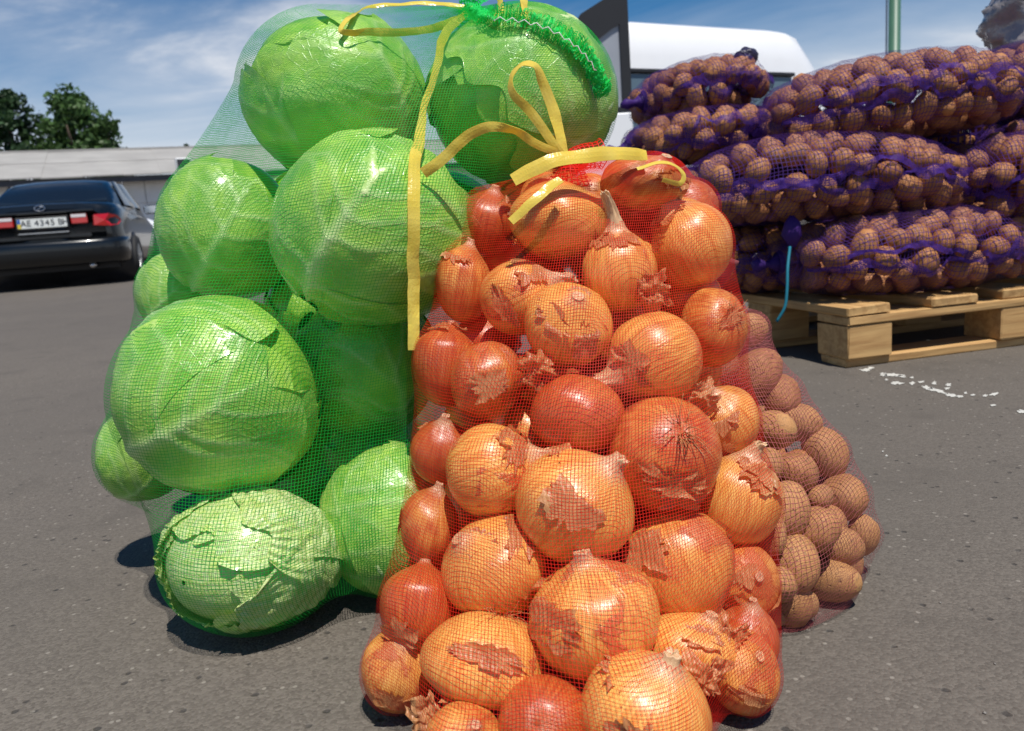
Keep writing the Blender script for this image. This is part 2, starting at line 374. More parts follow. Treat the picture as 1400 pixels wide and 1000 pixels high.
M = dict(
    asphalt=m_asphalt(), onion=m_onion(), flake=m_flake(), cabbage=m_cabbage(), potato=m_potato(), potato_dark=m_potato('red_brown_potato_skin', (0.90, 0.76, 0.70)), ribbon=m_ribbon(), wood=m_wood(),
    red_net=m_thread('red_net_thread', (0.72, 0.020, 0.010), 0.3), green_net=m_thread('green_net_thread', (0.008, 0.40, 0.045), 0.4),
    purple_net=m_thread('purple_net_thread', (0.06, 0.024, 0.17), 0.2), purple_fold=m_thread('purple_net_fold', (0.065, 0.026, 0.21), 0.2), pink_net=m_thread('pink_net_thread', (0.40, 0.11, 0.12), 0.3),
    green_hem=m_thread('green_hem_thread', (0.03, 0.78, 0.16), 0.45), white_thread=m_thread('white_thread', (0.8, 0.85, 0.8), 0.2),
    teal=m_thread('teal_twine', (0.02, 0.17, 0.24), 0.1),
    dark_plastic=m_simple('dark_violet_plastic', (0.022, 0.018, 0.05), 0.45, bump=0.6, bscale=120),
    car_black=m_simple('black_car_paint', (0.006, 0.008, 0.010), 0.25, 0.3, var=0.05, **{'Coat Weight': 0.55, 'Coat Roughness': 0.05}),
    car_white=m_simple('white_car_paint', (0.84, 0.845, 0.85), 0.3, var=0.03, **{'Coat Weight': 0.6, 'Coat Roughness': 0.08}),
    car_red=m_simple('red_car_paint', (0.32, 0.02, 0.018), 0.3, var=0.05, **{'Coat Weight': 0.8, 'Coat Roughness': 0.06}),
    glass=m_simple('dark_window_glass', (0.012, 0.016, 0.02), 0.05, 0.6, var=0.02),
    tail=m_simple('red_tail_lamp', (0.50, 0.012, 0.012), 0.12, 0.6, var=0.2, scale=40, **{'Coat Weight': 0.8}),
    lens=m_simple('clear_lamp_lens', (0.68, 0.62, 0.62), 0.12, 0.6, var=0.1, **{'Coat Weight': 0.8}),
    plate=m_simple('plate_white', (0.74, 0.76, 0.72), 0.35, var=0.04), plate_ink=m_simple('plate_ink', (0.02, 0.022, 0.03), 0.5),
    plate_yellow=m_simple('plate_yellow', (0.72, 0.55, 0.05), 0.4), plate_blue=m_simple('plate_blue', (0.03, 0.12, 0.42), 0.4),
    chrome=m_simple('chrome_trim', (0.62, 0.63, 0.65), 0.14, metal=1.0, var=0.04), rubber=m_simple('tyre_rubber', (0.018, 0.018, 0.018), 0.75),
    rim=m_simple('wheel_alloy', (0.38, 0.39, 0.40), 0.35, metal=0.8), black=m_simple('black_trim_plastic', (0.015, 0.015, 0.017), 0.5),
    van_glass=m_simple('van_side_glass', (0.10, 0.15, 0.19), 0.08, 0.6, var=0.05), door_glass=m_simple('van_door_glass', (0.33, 0.35, 0.39), 0.14, 0.5, var=0.1),
    pole=m_simple('green_painted_steel', (0.05, 0.13, 0.085), 0.45, var=0.15), cable=m_simple('grey_cable', (0.12, 0.15, 0.2), 0.6),
    paint=m_simple('worn_white_road_paint', (0.50, 0.49, 0.45), 0.75, var=0.1, scale=40, bump=0.4), grit=m_simple('grey_grit', (0.2, 0.185, 0.165), 0.85, var=0.4, scale=30),
    film=m_simple('crinkled_grey_film', (0.30, 0.275, 0.27), 0.16, 0.7, var=0.45, scale=9, bump=0.7, bscale=22),
    concrete=m_simple('pale_concrete_panel', (0.78, 0.77, 0.74), 0.85, 0.3, var=0.14, scale=1.3, bump=0.3, bscale=14),
    roofing=m_simple('pale_roof_sheet', (0.31, 0.30, 0.285), 0.8, 0.3, var=0.28, scale=0.8, bump=0.2, bscale=8),
    eave_shade_fittings=m_simple('dark_eave_shade_and_fittings', (0.07, 0.07, 0.075), 0.7), lamp_white=m_simple('floodlight_housing', (0.6, 0.62, 0.63), 0.5),  # near-black colour paints in the eave's shade; lamp fittings share it
    bark=m_simple('tree_bark', (0.12, 0.085, 0.06), 0.9, bump=0.6, bscale=20),
)
def m_leaf(name, c):
    t = NT(name); oi = t.n('ShaderNodeAttribute', attribute_name='rnd').outputs['Fac']
    col = t.mix(oi, tuple(x * 0.55 for x in c), tuple(x * 1.35 for x in c))
    b = t.bsdf(col, 0.5, 0.3); tr = t.n('ShaderNodeBsdfTranslucent', {'Color': col}).outputs[0]
    return t.done(t.n('ShaderNodeMixShader', {0: 0.25, 1: b, 2: tr}).outputs[0])
M['leaf'] = m_leaf('tree_foliage', (0.055, 0.11, 0.03)); M['leaf2'] = m_leaf('dark_tree_foliage', (0.035, 0.075, 0.028))

# ------------------------------------------------------------------ ground
g = mk('ground', [(-700, -300, 0), (700, -300, 0), (700, 1400, 0), (-700, 1400, 0)], [(0, 1, 2, 3)], M['asphalt'], smooth=False)
tag(g, kind='structure')
# worn paint flecks on the asphalt beside the pallet
mb = MB()
for (u, v, w, h, a) in [(1183, 507, 9, 2.2, 0), (1190, 504, 5, 2, 0), (1208, 513, 6, 2.4, 0), (1220, 513, 15, 2.2, 4), (1232, 515, 8, 1.6, 4), (1226, 524, 9, 2.6, 3), (1247, 517, 3, 1.5, 0), (1247, 525, 4, 2, 0),
                     (1260, 523, 4, 1.6, 0), (1268, 531, 7, 2.6, 10), (1282, 535, 12, 2.8, 13), (1300, 541, 10, 2.2, 10), (1312, 543, 5, 1.8, 6), (1277, 525, 3, 2.6, -25), (1296, 527, 4, 2.4, 0), (1295, 532, 4, 1.8, 0), (1320, 538, 3, 1.6, 5),
                     (1347, 542, 4, 1.6, 0), (1359, 540, 6, 2.6, -3), (1357, 555, 5, 1.7, 3), (1330, 541, 3, 1.2, 0), (1398, 564, 8, 2.6, 10), (1412, 568, 10, 2.6, 10), (1212, 520, 2, 1.4, 0), (1207, 618, 1.5, 1, 0), (1212, 624, 2, 1.2, 0)]:
    n = 22; q = []
    for k in range(n):
        th = 2 * math.pi * k / n; rr = 0.45 + 0.85 * random.random()
        x = w * rr * math.cos(th); y = h * rr * math.sin(th); ca, sa = math.cos(math.radians(a)), math.sin(math.radians(a))
        p_ = G(u + x * ca - y * sa, v + x * sa + y * ca); q.append((p_[0], p_[1], 0.0012))
    mb.add(q, [list(range(n))[::-1]])
tag(mb.build('worn_road_marking', M['paint']), kind='structure')
mb = MB()
for k in range(260):
    x, y = random.uniform(-1.6, 1.9), 0.35 + 2.6 * random.random() ** 1.5; s = random.uniform(0.0006, 0.0019)
    v = [(x + s * a * random.uniform(0.7, 1.2), y + s * b * random.uniform(0.7, 1.2), s * 0.4 + s * c_ * 0.6) for a, b, c_ in ((1, 0, 0), (0, 1, 0), (-1, 0, 0), (0, -1, 0), (0, 0, 1), (0, 0, -1))]
    mb.add(v, [(0, 1, 4), (1, 2, 4), (2, 3, 4), (3, 0, 4), (1, 0, 5), (2, 1, 5), (3, 2, 5), (0, 3, 5)])
tag(mb.build('loose_grit', M['grit'], smooth=True), 'fine grey grit scattered over the asphalt', 'grit', kind='stuff')

# ------------------------------------------------------------------ warehouse
wa = P(0, 300, 32.0); wb = P(250, 300, 34.9)
wyaw = math.atan2(wb[1] - wa[1], wb[0] - wa[0])
wh = empty('warehouse', (wa[0], wa[1], 0), wyaw)
tag(wh, 'long low pale concrete warehouse with light grey sloping roof behind the parked cars', 'building')
EH = 3.45
v, f = box(-16, 24, 0.12, 12, 0, EH - 0.1); mk('wall', v, f, M['concrete'], wh, smooth=False)
for r_, (z0, z1) in enumerate(((0.0, 1.15), (1.17, 2.28), (2.30, EH - 0.12))):
    for k in range(13):
        x0 = -16 + k * 3.07 + (0.4 if r_ == 1 else 0); v, f = box(x0, min(x0 + 3.03, 24), 0.04 + 0.01 * random.random(), 0.115, z0, z1, 0.012)
        mk('wall_panel', v, f, M['concrete'], wh, smooth=False)
v, f = box(-16.2, 24.2, -0.62, -0.55, EH - 0.28, EH - 0.05); mk('eave_shade_board', v, f, M['eave_shade_fittings'], wh, smooth=False)  # dark board and soffit stand in for the shadow band under the eave
v, f = box(-16.2, 24.2, -0.545, 0.03, EH - 0.2, EH - 0.13); mk('soffit', v, f, M['eave_shade_fittings'], wh, smooth=False)
for k in range(27):
    x0 = -16.3 + k * 1.5; dz = 0.02 * (k % 2) + 0.01 * random.random()
    y0, z0, y1, z1 = -0.72, EH, 6.0, 5.15
    for row in range(2):
        ta, tb = row * 0.5, row * 0.5 + 0.5 + (0.03 if row == 0 else 0); lift = 0.035 * (1 - row)
        a0 = (y0 + (y1 - y0) * ta, z0 + (z1 - z0) * ta + (0 if row == 0 else 0.03)); a1 = (y0 + (y1 - y0) * tb, z0 + (z1 - z0) * tb)
        vv = [(x0, a0[0], a0[1] + dz), (x0 + 1.53, a0[0], a0[1] + dz), (x0 + 1.53, a1[0], a1[1] + dz), (x0, a1[0], a1[1] + dz)]
        vv += [(x, y, z - 0.05) for x, y, z in vv]
        mk('roof_sheet', vv, [(0, 1, 2, 3), (7, 6, 5, 4), (0, 4, 5, 1), (1, 5, 6, 2), (2, 6, 7, 3), (3, 7, 4, 0)], M['roofing'], wh, smooth=False)
v, f = box(-16.3, 24.2, 5.9, 6.1, 5.1, 5.25); mk('ridge_cap', v, f, M['roofing'], wh, smooth=False)
# floodlight on the roof edge, lamp under the eave
fl = P(252, 233, 34.0); fo = empty('floodlight', fl, wyaw)
tag(fo, 'small white floodlight fixed at the eave of the warehouse roof', 'floodlight')
v, f = box(-0.32, 0.32, -0.25, 0.1, 0.02, 0.5, 0.05); mk('housing', v, f, M['lamp_white'], fo, smooth=False)
v, f = box(-0.26, 0.26, -0.262, -0.252, 0.08, 0.44); mk('lens', v, f, M['glass'], fo, smooth=False)
v, f = box(-0.04, 0.04, 0.105, 0.9, -0.12, 0.1); mk('bracket', v, f, M['eave_shade_fittings'], fo, smooth=False)
fl = P(169, 264, 33.2); fo = empty('wall_lamp', fl, wyaw)
tag(fo, 'dark lamp hanging under the warehouse eave above the black car', 'lamp')
v, f = tube([(0, 0, 0.45), (0, 0, 0.1)], 0.04); mk('stem', v, f, M['eave_shade_fittings'], fo)
v, f = tube([(0, 0, 0.12), (0, 0, 0.02), (0, 0, -0.2)], [0.07, 0.2, 0.22], 12); mk('shade', v, f, M['eave_shade_fittings'], fo)

# ------------------------------------------------------------------ trees
def tree(name, u, vtop, d, wpx, label, mat, seed, n=4200, aspect=0.85):
    r = np.random.default_rng(seed); b = P(u, 300, d); top = P(u, vtop, d)[2]; w = wpx / F * d / 2
    o = empty(name, (b[0], b[1], 0)); tag(o, label, 'tree', 'trees behind the warehouse')
    hb = top * 0.25
    pts = [(0, 0, 0), (0.1, 0, hb), (0.0, 0.1, top * 0.6), (0.1, 0, top * 0.9)]
    mbt = MB(); vv, ff = tube(catmull(pts, 5), np.linspace(0.035 * top, 0.008 * top, 16), 8); mbt.add(vv, ff)
    for k in range(7):
        th = r.random() * 6.28; z0 = hb + (top - hb) * r.random() * 0.55; L = w * (0.5 + 0.4 * r.random())
        vv, ff = tube([(0.05, 0, z0), (L * 0.5 * math.cos(th), L * 0.5 * math.sin(th), z0 + 0.25 * L), (L * math.cos(th), L * math.sin(th), z0 + 0.8 * L)], [0.014 * top, 0.009 * top, 0.004 * top], 6)
        mbt.add(vv, ff)
    mbt.build('trunk', M['bark'], o, smooth=True)
    nc = 80; th = r.random(nc) * 6.283; hh = r.random(nc); rad = np.sqrt(r.random(nc))
    prof = np.sin(np.pi * np.clip(0.12 + 0.86 * hh, 0, 1)) ** aspect
    c = np.stack([rad * w * prof * np.cos(th), rad * w * prof * np.sin(th), hb + (top - hb) * (0.03 + 0.93 * hh)], 1)
    cr = w * (0.19 + 0.17 * r.random(nc))
    k = r.integers(0, nc, n); dv = norm(r.normal(size=(n, 3))) * (r.random(n) ** 0.5)[:, None]
    p = c[k] + dv * cr[k][:, None] * np.array([1, 1, 0.8])
    s = (0.011 + 0.012 * r.random(n)) * top; a = norm(r.normal(size=(n, 3))); b2 = norm(np.cross(a, r.normal(size=(n, 3))))
    vv = np.stack([p - a * s[:, None], p + b2 * s[:, None] * 0.6, p + a * s[:, None], p - b2 * s[:, None] * 0.6], 1).reshape(-1, 3)
    me = mesh('crown', vv, np.arange(4 * n).reshape(-1, 4), False); fattr(me, 'rnd', np.repeat(0.15 + 0.7 * r.random(nc)[k] + 0.15 * r.random(n), 4))
    link('crown', me, mat, o)
tree('broadleaf_tree', 34, 126, 58, 110, 'dark tall tree at the far left above the warehouse roof', M['leaf2'], 3, 6500)
tree('broadleaf_tree', 120, 126, 60, 140, 'large rounded green tree behind the warehouse, beside the dark tree', M['leaf'], 5, 8000)
tree('broadleaf_tree', 164, 166, 63, 70, 'low sloping tree at the right flank of the rounded tree', M['leaf2'], 8, 3600)
tree('broadleaf_tree', 174, 191, 90, 20, 'tiny pointed treetop just right of the tree group', M['leaf2'], 9, 700)
tree('broadleaf_tree', 268, 194, 110, 16, 'lone small round treetop above the roof ridge near the green bag', M['leaf2'], 10, 600)

# ------------------------------------------------------------------ lamp post
b = P(1220, 300, 13.0); po = empty('lamp_post', (b[0], b[1], 0))
tag(po, 'dark green steel post rising against the sky behind the potato sacks', 'post')
v, f = tube([(0, 0, 0), (0, 0, 0.9), (0, 0, 0.92), (0, 0, 7.5)], [0.13, 0.13, 0.095, 0.07], 16); mk('shaft', v, f, M['pole'], po)
v, f = box(-0.2, 0.2, -0.2, 0.2, 0.0, 0.03, 0.008); mk('base_plate', v, f, M['pole'], po, smooth=False)
v, f = tube([(-0.135, -0.02, 0.0), (-0.135, -0.02, 7.4)], 0.014, 8); mk('conduit', v, f, M['cable'], po)

# ------------------------------------------------------------------ cars
def loft(secs):                                  # secs: list of point rings (same length), open along x
    n = len(secs[0]); v = [p for s in secs for p in s]; f = [tuple(q) for q in grid_faces(len(secs), n)]
    return v, f
def sect(y, w, z0, z1, crown=0.03, tuck=0.06, n=18):   # lower body cross section from left sill over the top to right sill
    pts = [(-w + tuck * 1.6, z0), (-w + tuck * 0.5, z0 + 0.05), (-w + 0.005, z0 + 0.16), (-w, z0 + 0.45 * (z1 - z0)), (-w + 0.012, z0 + 0.7 * (z1 - z0)), (-w + 0.04, z1 - 0.10), (-w + 0.075, z1 - 0.035), (-w + 0.15, z1), (-w * 0.5, z1 + crown * 0.7), (0, z1 + crown)]
    pts += [(-x, z) for x, z in pts[-2::-1]]
    return [(x, y, z) for x, z in pts]
def build_car(paint, plate=True):
    o = empty('parked_car', (0, 0, 0))
    st = [(0.02, 0.66, 0.42, 0.93), (0.05, 0.73, 0.36, 0.985), (0.12, 0.785, 0.30, 1.005), (0.28, 0.825, 0.26, 1.02), (0.55, 0.845, 0.24, 1.03), (1.0, 0.85, 0.22, 0.985), (1.6, 0.85, 0.22, 0.965), (2.4, 0.85, 0.22, 0.95),
          (3.0, 0.85, 0.22, 0.93), (3.5, 0.845, 0.23, 0.86), (3.95, 0.82, 0.26, 0.76), (4.2, 0.76, 0.30, 0.68), (4.32, 0.62, 0.36, 0.58)]
    secs = [sect(*s) for s in st]; v, f = loft(secs); n = len(secs[0])
    cen = [len(v), len(v) + 1]; v += [(0, 0.0, 0.66), (0, 4.36, 0.47)]
    f += [(cen[0], i, i + 1) for i in range(n - 1)] + [(cen[0], n - 1, 0)] + [(cen[1], (len(st) - 1) * n + i + 1, (len(st) - 1) * n + i) for i in range(n - 1)] + [(cen[1], (len(st) - 1) * n, len(st) * n - 1)]
    mk('body', v, [q[::-1] for q in f], paint, o)
    # cabin
    cs = []
    for (y, w, zt, wt) in [(0.50, 0.70, 1.00, 0.70), (0.62, 0.72, 1.06, 0.69), (0.85, 0.755, 1.20, 0.63), (1.10, 0.775, 1.325, 0.58), (1.35, 0.78, 1.385, 0.565), (1.9, 0.785, 1.40, 0.565), (2.35, 0.785, 1.375, 0.565), (2.7, 0.78, 1.24, 0.60), (3.05, 0.76, 1.02, 0.67), (3.25, 0.74, 0.90, 0.70)]:
        zb = 0.9; h = zt - zb
        pts = [(-w, zb), (-w + 0.01, zb + 0.25 * h), (-(w * 0.45 + wt * 0.55), zb + 0.68 * h), (-wt, zt - 0.06 * h), (-wt + 0.05, zt - 0.015), (-wt * 0.5, zt + 0.008), (0, zt + 0.012)]
        pts += [(-x, z) for x, z in pts[-2::-1]]; cs.append([(x, y, z) for x, z in pts])
    v, f = loft(cs); mk('cabin', v, [q[::-1] for q in f], paint, o)
    def quadpanel(name, a, b_, c_, d_, mat, off, parent=o, nn=6):
        a, b_, c_, d_ = map(np.array, (a, b_, c_, d_)); vv = []; nrm = norm(np.cross(b_ - a, d_ - a))
        for i in range(nn):
            for j in range(nn):
                s, t_ = i / (nn - 1), j / (nn - 1); p_ = (a * (1 - s) + b_ * s) * (1 - t_) + (d_ * (1 - s) + c_ * s) * t_
                vv.append(p_ + nrm * (off + 0.02 * (1 - (2 * s - 1) ** 2)))
        nv = len(vv); vv = vv + [p_ - nrm * 0.012 for p_ in vv]
        ff = [tuple(q) for q in grid_faces(nn, nn)]; ff = ff + [tuple(i + nv for i in q[::-1]) for q in ff]
        return mk(name, vv, ff, mat, parent)
    quadpanel('rear_window', (-0.63, 0.64, 1.05), (0.63, 0.64, 1.05), (0.52, 1.13, 1.315), (-0.52, 1.13, 1.315), M['glass'], 0.012)
    quadpanel('windscreen', (0.64, 3.10, 0.98), (-0.64, 3.10, 0.98), (-0.54, 2.46, 1.33), (0.54, 2.46, 1.33), M['glass'], 0.012)
    for s in (1, -1):
        for (y0, y1, y2, y3) in ((1.0, 1.78, 1.72, 1.32), (1.84, 2.75, 2.38, 1.78)):
            q = [(s * 0.765, y0, 1.0), (s * 0.768, y1, 0.985), (s * 0.60, y2, 1.345), (s * 0.60, y3, 1.345)]
            if s < 0: q = [q[1], q[0], q[3], q[2]]
            quadpanel('side_window', *q, M['glass'], 0.014)
        # tail lamps: outer on the wing, inner on the boot lid
        mbl = MB()
        ring = [(0.53, -0.004, 0.735), (0.535, 0.0, 0.865), (0.70, 0.055, 0.87), (0.775, 0.14, 0.845), (0.80, 0.25, 0.79), (0.775, 0.15, 0.735), (0.70, 0.045, 0.72)]
        out = [(s * (x + 0.014), y - 0.016, z) for x, y, z in ring]; inn = [(s * (x - 0.02), y + 0.05, z) for x, y, z in ring]
        k = len(ring); mbl.add(out + inn + [(s * 0.66, 0.005, 0.79)], [(i, (i + 1) % k, 2 * k) for i in range(k)] + [(i, i + k, (i + 1) % k + k, (i + 1) % k) for i in range(k)])
        mbl.build('tail_lamp', M['tail'], o, smooth=False)
        vv, ff = box(min(s * 0.30, s * 0.48), max(s * 0.30, s * 0.48), -0.032, 0.05, 0.765, 0.89, 0.012); mk('boot_lamp', vv, ff, M['tail'], o, smooth=False)
        vv, ff = box(min(s * 0.31, s * 0.47), max(s * 0.31, s * 0.47), -0.036, -0.0325, 0.845, 0.882); mk('reversing_lens', vv, ff, M['lens'], o, smooth=False)
        hl, hf = box(min(s * 0.45, s * 0.72), max(s * 0.45, s * 0.72), 4.18, 4.31, 0.55, 0.66, 0.03); mk('headlight', hl, hf, M['lens'], o, smooth=False)
        mm = empty('wing_mirror', (s * 0.93, 2.55, 0.99)); mm.parent = o
        vv, ff = box(-0.11, 0.11, -0.05, 0.06, -0.065, 0.075, 0.03); mk('shell', vv, ff, paint, mm, smooth=False)
        vv, ff = box(-0.095, 0.095, -0.058, -0.051, -0.05, 0.06); mk('glass', vv, ff, M['chrome'], mm, smooth=False)
        for y in (0.82, 3.42):
            w_ = empty('wheel', (s * 0.80, y, 0.30)); w_.parent = o
            prof = [(0.19, -0.09), (0.27, -0.095), (0.295, -0.07), (0.30, -0.03), (0.30, 0.03), (0.295, 0.07), (0.27, 0.095), (0.19, 0.09)]
            vv = [(xx, rr * math.cos(t_), rr * math.sin(t_)) for rr, xx in prof for t_ in np.linspace(0, 2 * math.pi, 24, endpoint=False)]
            mk('tyre', vv, [tuple(q) for q in grid_faces(len(prof), 24, True)], M['rubber'], w_)
            vv, ff = tube([(s * 0.075, 0, 0), (s * 0.085, 0, 0)], [0.19, 0.19], 20); mbr = MB().add(vv, ff)
            for q in range(5):
                c_, s_ = math.cos(q * 1.2566), math.sin(q * 1.2566); bv, bf = box(s * 0.086 - 0.006, s * 0.086 + 0.006, -0.025, 0.025, 0.02, 0.18)
                mbr.add(bv, bf, Matrix.Rotation(q * 1.2566, 4, 'X'))
            mbr.build('rim', M['rim'], w_)
            vv, ff = tube([(s * 0.0, y, 0.3), (s * 0.852, y, 0.3)], [0.345, 0.345], 24); mk('wheel_arch', vv, ff, M['black'], o)
    # bumper, lid details
    bs = []
    for (x, y) in [(-0.845, 0.42), (-0.835, 0.16), (-0.77, 0.02), (-0.6, -0.055), (-0.3, -0.085), (0, -0.095), (0.3, -0.085), (0.6, -0.055), (0.77, 0.02), (0.835, 0.16), (0.845, 0.42)]:
        inn = 0.04
        bs.append([(x * 0.95, y + 0.12, 0.27), (x, y + 0.02, 0.29), (x * 1.008, y - 0.005, 0.40), (x * 1.008, y - 0.008, 0.52), (x, y + 0.005, 0.565), (x * 0.99, y + 0.06, 0.58), (x * 0.94, y + 0.16, 0.585)])
    v, f = loft(bs); mk('rear_bumper', v, f, paint, o)
    v, f = box(-0.56, 0.56, -0.048, 0.04, 0.905, 0.94, 0.012); mk('lid_grip', v, f, paint, o, smooth=False)
    v, f = box(-0.5, 0.5, -0.02, 0.03, 0.60, 0.655, 0.012); mk('lid_edge', v, f, M['chrome'] if paint is M['car_black'] and False else paint, o, smooth=False)
    if plate:
        pl = empty('number_plate', (0, -0.045, 0.80)); pl.parent = o
        v, f = box(-0.28, 0.28, 0.002, 0.03, -0.07, 0.075, 0.008); mk('holder', v, f, M['black'], pl, smooth=False)
        v, f = box(-0.26, 0.26, -0.006, 0.001, -0.056, 0.056); mk('sheet', v, f, M['plate'], pl, smooth=False)
        v, f = box(-0.258, -0.225, -0.0085, -0.0065, 0.0, 0.054); mk('blue_field', v, f, M['plate_blue'], pl, smooth=False)
        v, f = box(-0.258, -0.225, -0.0085, -0.0065, -0.054, -0.001); mk('yellow_field', v, f, M['plate_yellow'], pl, smooth=False)
        xx = -0.195
        for ch in 'AE 4345 BH':
            if ch == ' ': xx += 0.026; continue
            cu = bpy.data.curves.new('character', 'FONT'); cu.body = ch; cu.size = 0.098; cu.align_x = 'CENTER'; cu.align_y = 'CENTER'; cu.extrude = 0.0008
            to = bpy.data.objects.new('tmp', cu); COL.objects.link(to); bpy.context.view_layer.update(); dg = bpy.context.evaluated_depsgraph_get()
            me = bpy.data.meshes.new_from_object(to.evaluated_get(dg)); bpy.data.objects.remove(to)
            lo_ = link('character', me, M['plate_ink'], pl, (xx, -0.0085, 0)); lo_.rotation_euler = (math.pi / 2, 0, 0); xx += 0.056
        mbx = MB(); vv, ff = tube([(0.055 * math.cos(t_), -0.052, 0.975 + 0.032 * math.sin(t_)) for t_ in np.linspace(0, 2 * math.pi, 20)], 0.006, 6, False); mbx.add(vv, ff)
        vv, ff = tube([(-0.03, -0.052, 0.955), (0.03, -0.052, 0.995)], 0.006, 6); mbx.add(vv, ff)
        mbx.build('emblem', M['chrome'], o, smooth=True)
        v, f = box(-0.27, 0.27, -0.052, -0.03, 0.672, 0.69, 0.005); mk('chrome_strip', v, f, M['chrome'], o, smooth=False)
    vv, ff = tube([(0.45, -0.02, 0.25), (0.45, 0.35, 0.25)], 0.03, 10); mk('exhaust', vv, ff, M['chrome'], o)
    vv, ff = box(-0.7, 0.7, 0.3, 4.1, 0.20, 0.27); mk('underbody', vv, ff, M['black'], o, smooth=False)
    return o
car = build_car(M['car_black'])
cb = P(58, 300, 9.4); car.location = (cb[0], cb[1], 0); car.rotation_euler = (0, 0, math.radians(17)); car.scale = (1, 1, 0.97)
tag(car, 'black sedan parked at the left edge, seen from behind with red tail lamps', 'car')
car2 = build_car(M['car_white'], False); cb = P(222, 300, 24); car2.location = (cb[0] , cb[1], 0); car2.rotation_euler = (0, 0, math.radians(70))
tag(car2, 'white car half hidden between the black sedan and the green cabbage bag', 'car')
car3 = build_car(M['car_red'], False); cb = P(-8, 300, 13.0); car3.location = (cb[0], cb[1], 0); car3.rotation_euler = (0, 0, math.radians(30))
tag(car3, 'dark red car cut off by the left picture edge beyond the black sedan', 'car')

# ------------------------------------------------------------------ van
vb = P(846, 300, 8.7); vf = P(1100, 300, 10.05)
vyaw = math.atan2(vf[1] - vb[1], vf[0] - vb[0]); van = empty('delivery_van', (vb[0], vb[1], 0), vyaw)
tag(van, 'white high-roof delivery van standing behind the potato pallet, rear door open', 'van')
VL = float(np.hypot(vf[0] - vb[0], vf[1] - vb[1])); VH = 2.47
def vsect(x, zt, w=0.95, zb=0.35):
    pts = [(0.05, zb), (0.0, zb + 0.1), (0.0, 1.1), (0.02, 1.5), (0.06, zt - 0.42), (0.10, zt - 0.2), (0.17, zt - 0.07), (0.30, zt - 0.012), (0.6, zt + 0.005), (0.95, zt + 0.01)]
    pts += [(1.9 - y, z) for y, z in pts[-2::-1]]; return [(x, y, z) for y, z in pts]
secs = [vsect(x, z) for x, z in [(0, VH - 0.02), (0.03, VH), (1.2, VH), (VL - 0.35, VH), (VL - 0.1, VH - 0.01), (VL + 0.06, VH - 0.06), (VL + 0.30, VH - 0.30), (VL + 0.62, VH - 0.68), (VL + 0.95, VH - 1.1), (VL + 1.2, 1.22), (VL + 1.75, 1.02), (VL + 1.95, 0.8)]]
v, f = loft(secs); n = len(secs[0]); f = [q for q in f] + [tuple(range(n)), tuple((len(secs) - 1) * n + i for i in range(n))[::-1]]
mk('body', v, f, M['car_white'], van)
mb = MB(); bx_ = box(0.12, VL - 0.15, -0.016, 0.12, 1.86, 1.905, 0.01); mb.add(*bx_); mb.build('window_trim', M['black'], van)
for x0, x1 in ((0.15, VL * 0.48), (VL * 0.5, VL - 0.2)):
    vv = [(x0, 0.005, 1.22), (x1, 0.005, 1.22), (x1, 0.035, 1.85), (x0, 0.035, 1.85)]; vv += [(x, y - 0.022, z) for x, y, z in vv]
    mk('side_window', vv, [(4, 5, 6, 7), (0, 3, 2, 1), (0, 1, 5, 4), (1, 2, 6, 5), (2, 3, 7, 6), (3, 0, 4, 7)], M['van_glass'], van, smooth=False)
for x in (0.85, VL + 1.1):
    for y in (0.06, 1.84):
        w_ = empty('wheel', (x, y, 0.34)); w_.parent = van
        vv, ff = tube([(0, -0.1, 0), (0, -0.09, 0), (0, 0.09, 0), (0, 0.1, 0)], [0.31, 0.34, 0.34, 0.31], 24); mk('tyre', vv, ff, M['rubber'], w_)
        vv, ff = tube([(0, -0.108, 0), (0, 0.108, 0)], 0.2, 20); mk('rim', vv, ff, M['rim'], w_)
# open rear door: local x along the door (0 = hinge side), z up
dp = P(870, 300, 8.35); dr = empty('rear_door', (0, 0, 0)); dr.parent = van
dl = Matrix.Rotation(-vyaw, 3, 'Z') @ Vector((dp[0] - vb[0], dp[1] - vb[1], 0)); dr.location = dl; dr.rotation_euler = (0, 0, math.radians(186) - vyaw)
DW, Z0, Z1, ZM = 0.62, 0.45, 2.58, 1.40
def frame_poly(ins, ztop, zbot):   # outline with the slanting rounded top
    return [(ins, zbot), (ins, ztop - ins), (0.12 + ins * 0.4, ztop - 0.03 - ins), (DW - 0.14 - ins * 0.3, ztop - 0.22 - ins), (DW - 0.05 - ins, ztop - 0.34 - ins), (DW - ins, ztop - 0.5 - ins), (DW - ins, zbot)]
o_ = frame_poly(0, Z1, ZM); i_ = frame_poly(0.095, Z1 - 0.24, ZM + 0.05); k = len(o_)
vv = [(x, -0.03, z) for x, z in o_] + [(x, -0.03, z) for x, z in i_] + [(x, 0.04, z) for x, z in o_] + [(x, 0.04, z) for x, z in i_]; ff = []
for q in range(k):
    r2 = (q + 1) % k; ff += [(q, r2, r2 + k, q + k), (q + 2 * k, q + 3 * k, r2 + 3 * k, r2 + 2 * k), (q, q + 2 * k, r2 + 2 * k, r2), (q + k, r2 + k, r2 + 3 * k, q + 3 * k)]
mk('window_frame', vv, ff, M['black'], dr, smooth=False)
vv = [(x, 0.0, z) for x, z in i_] + [(x, 0.015, z) for x, z in i_]
mk('glass', vv, [tuple(range(k)), tuple(range(k, 2 * k))[::-1]], M['door_glass'], dr, smooth=False)
v, f = box(0, DW, -0.03, 0.05, Z0, ZM - 0.003, 0.02); mk('lower_panel', v, f, M['car_white'], dr, smooth=False)

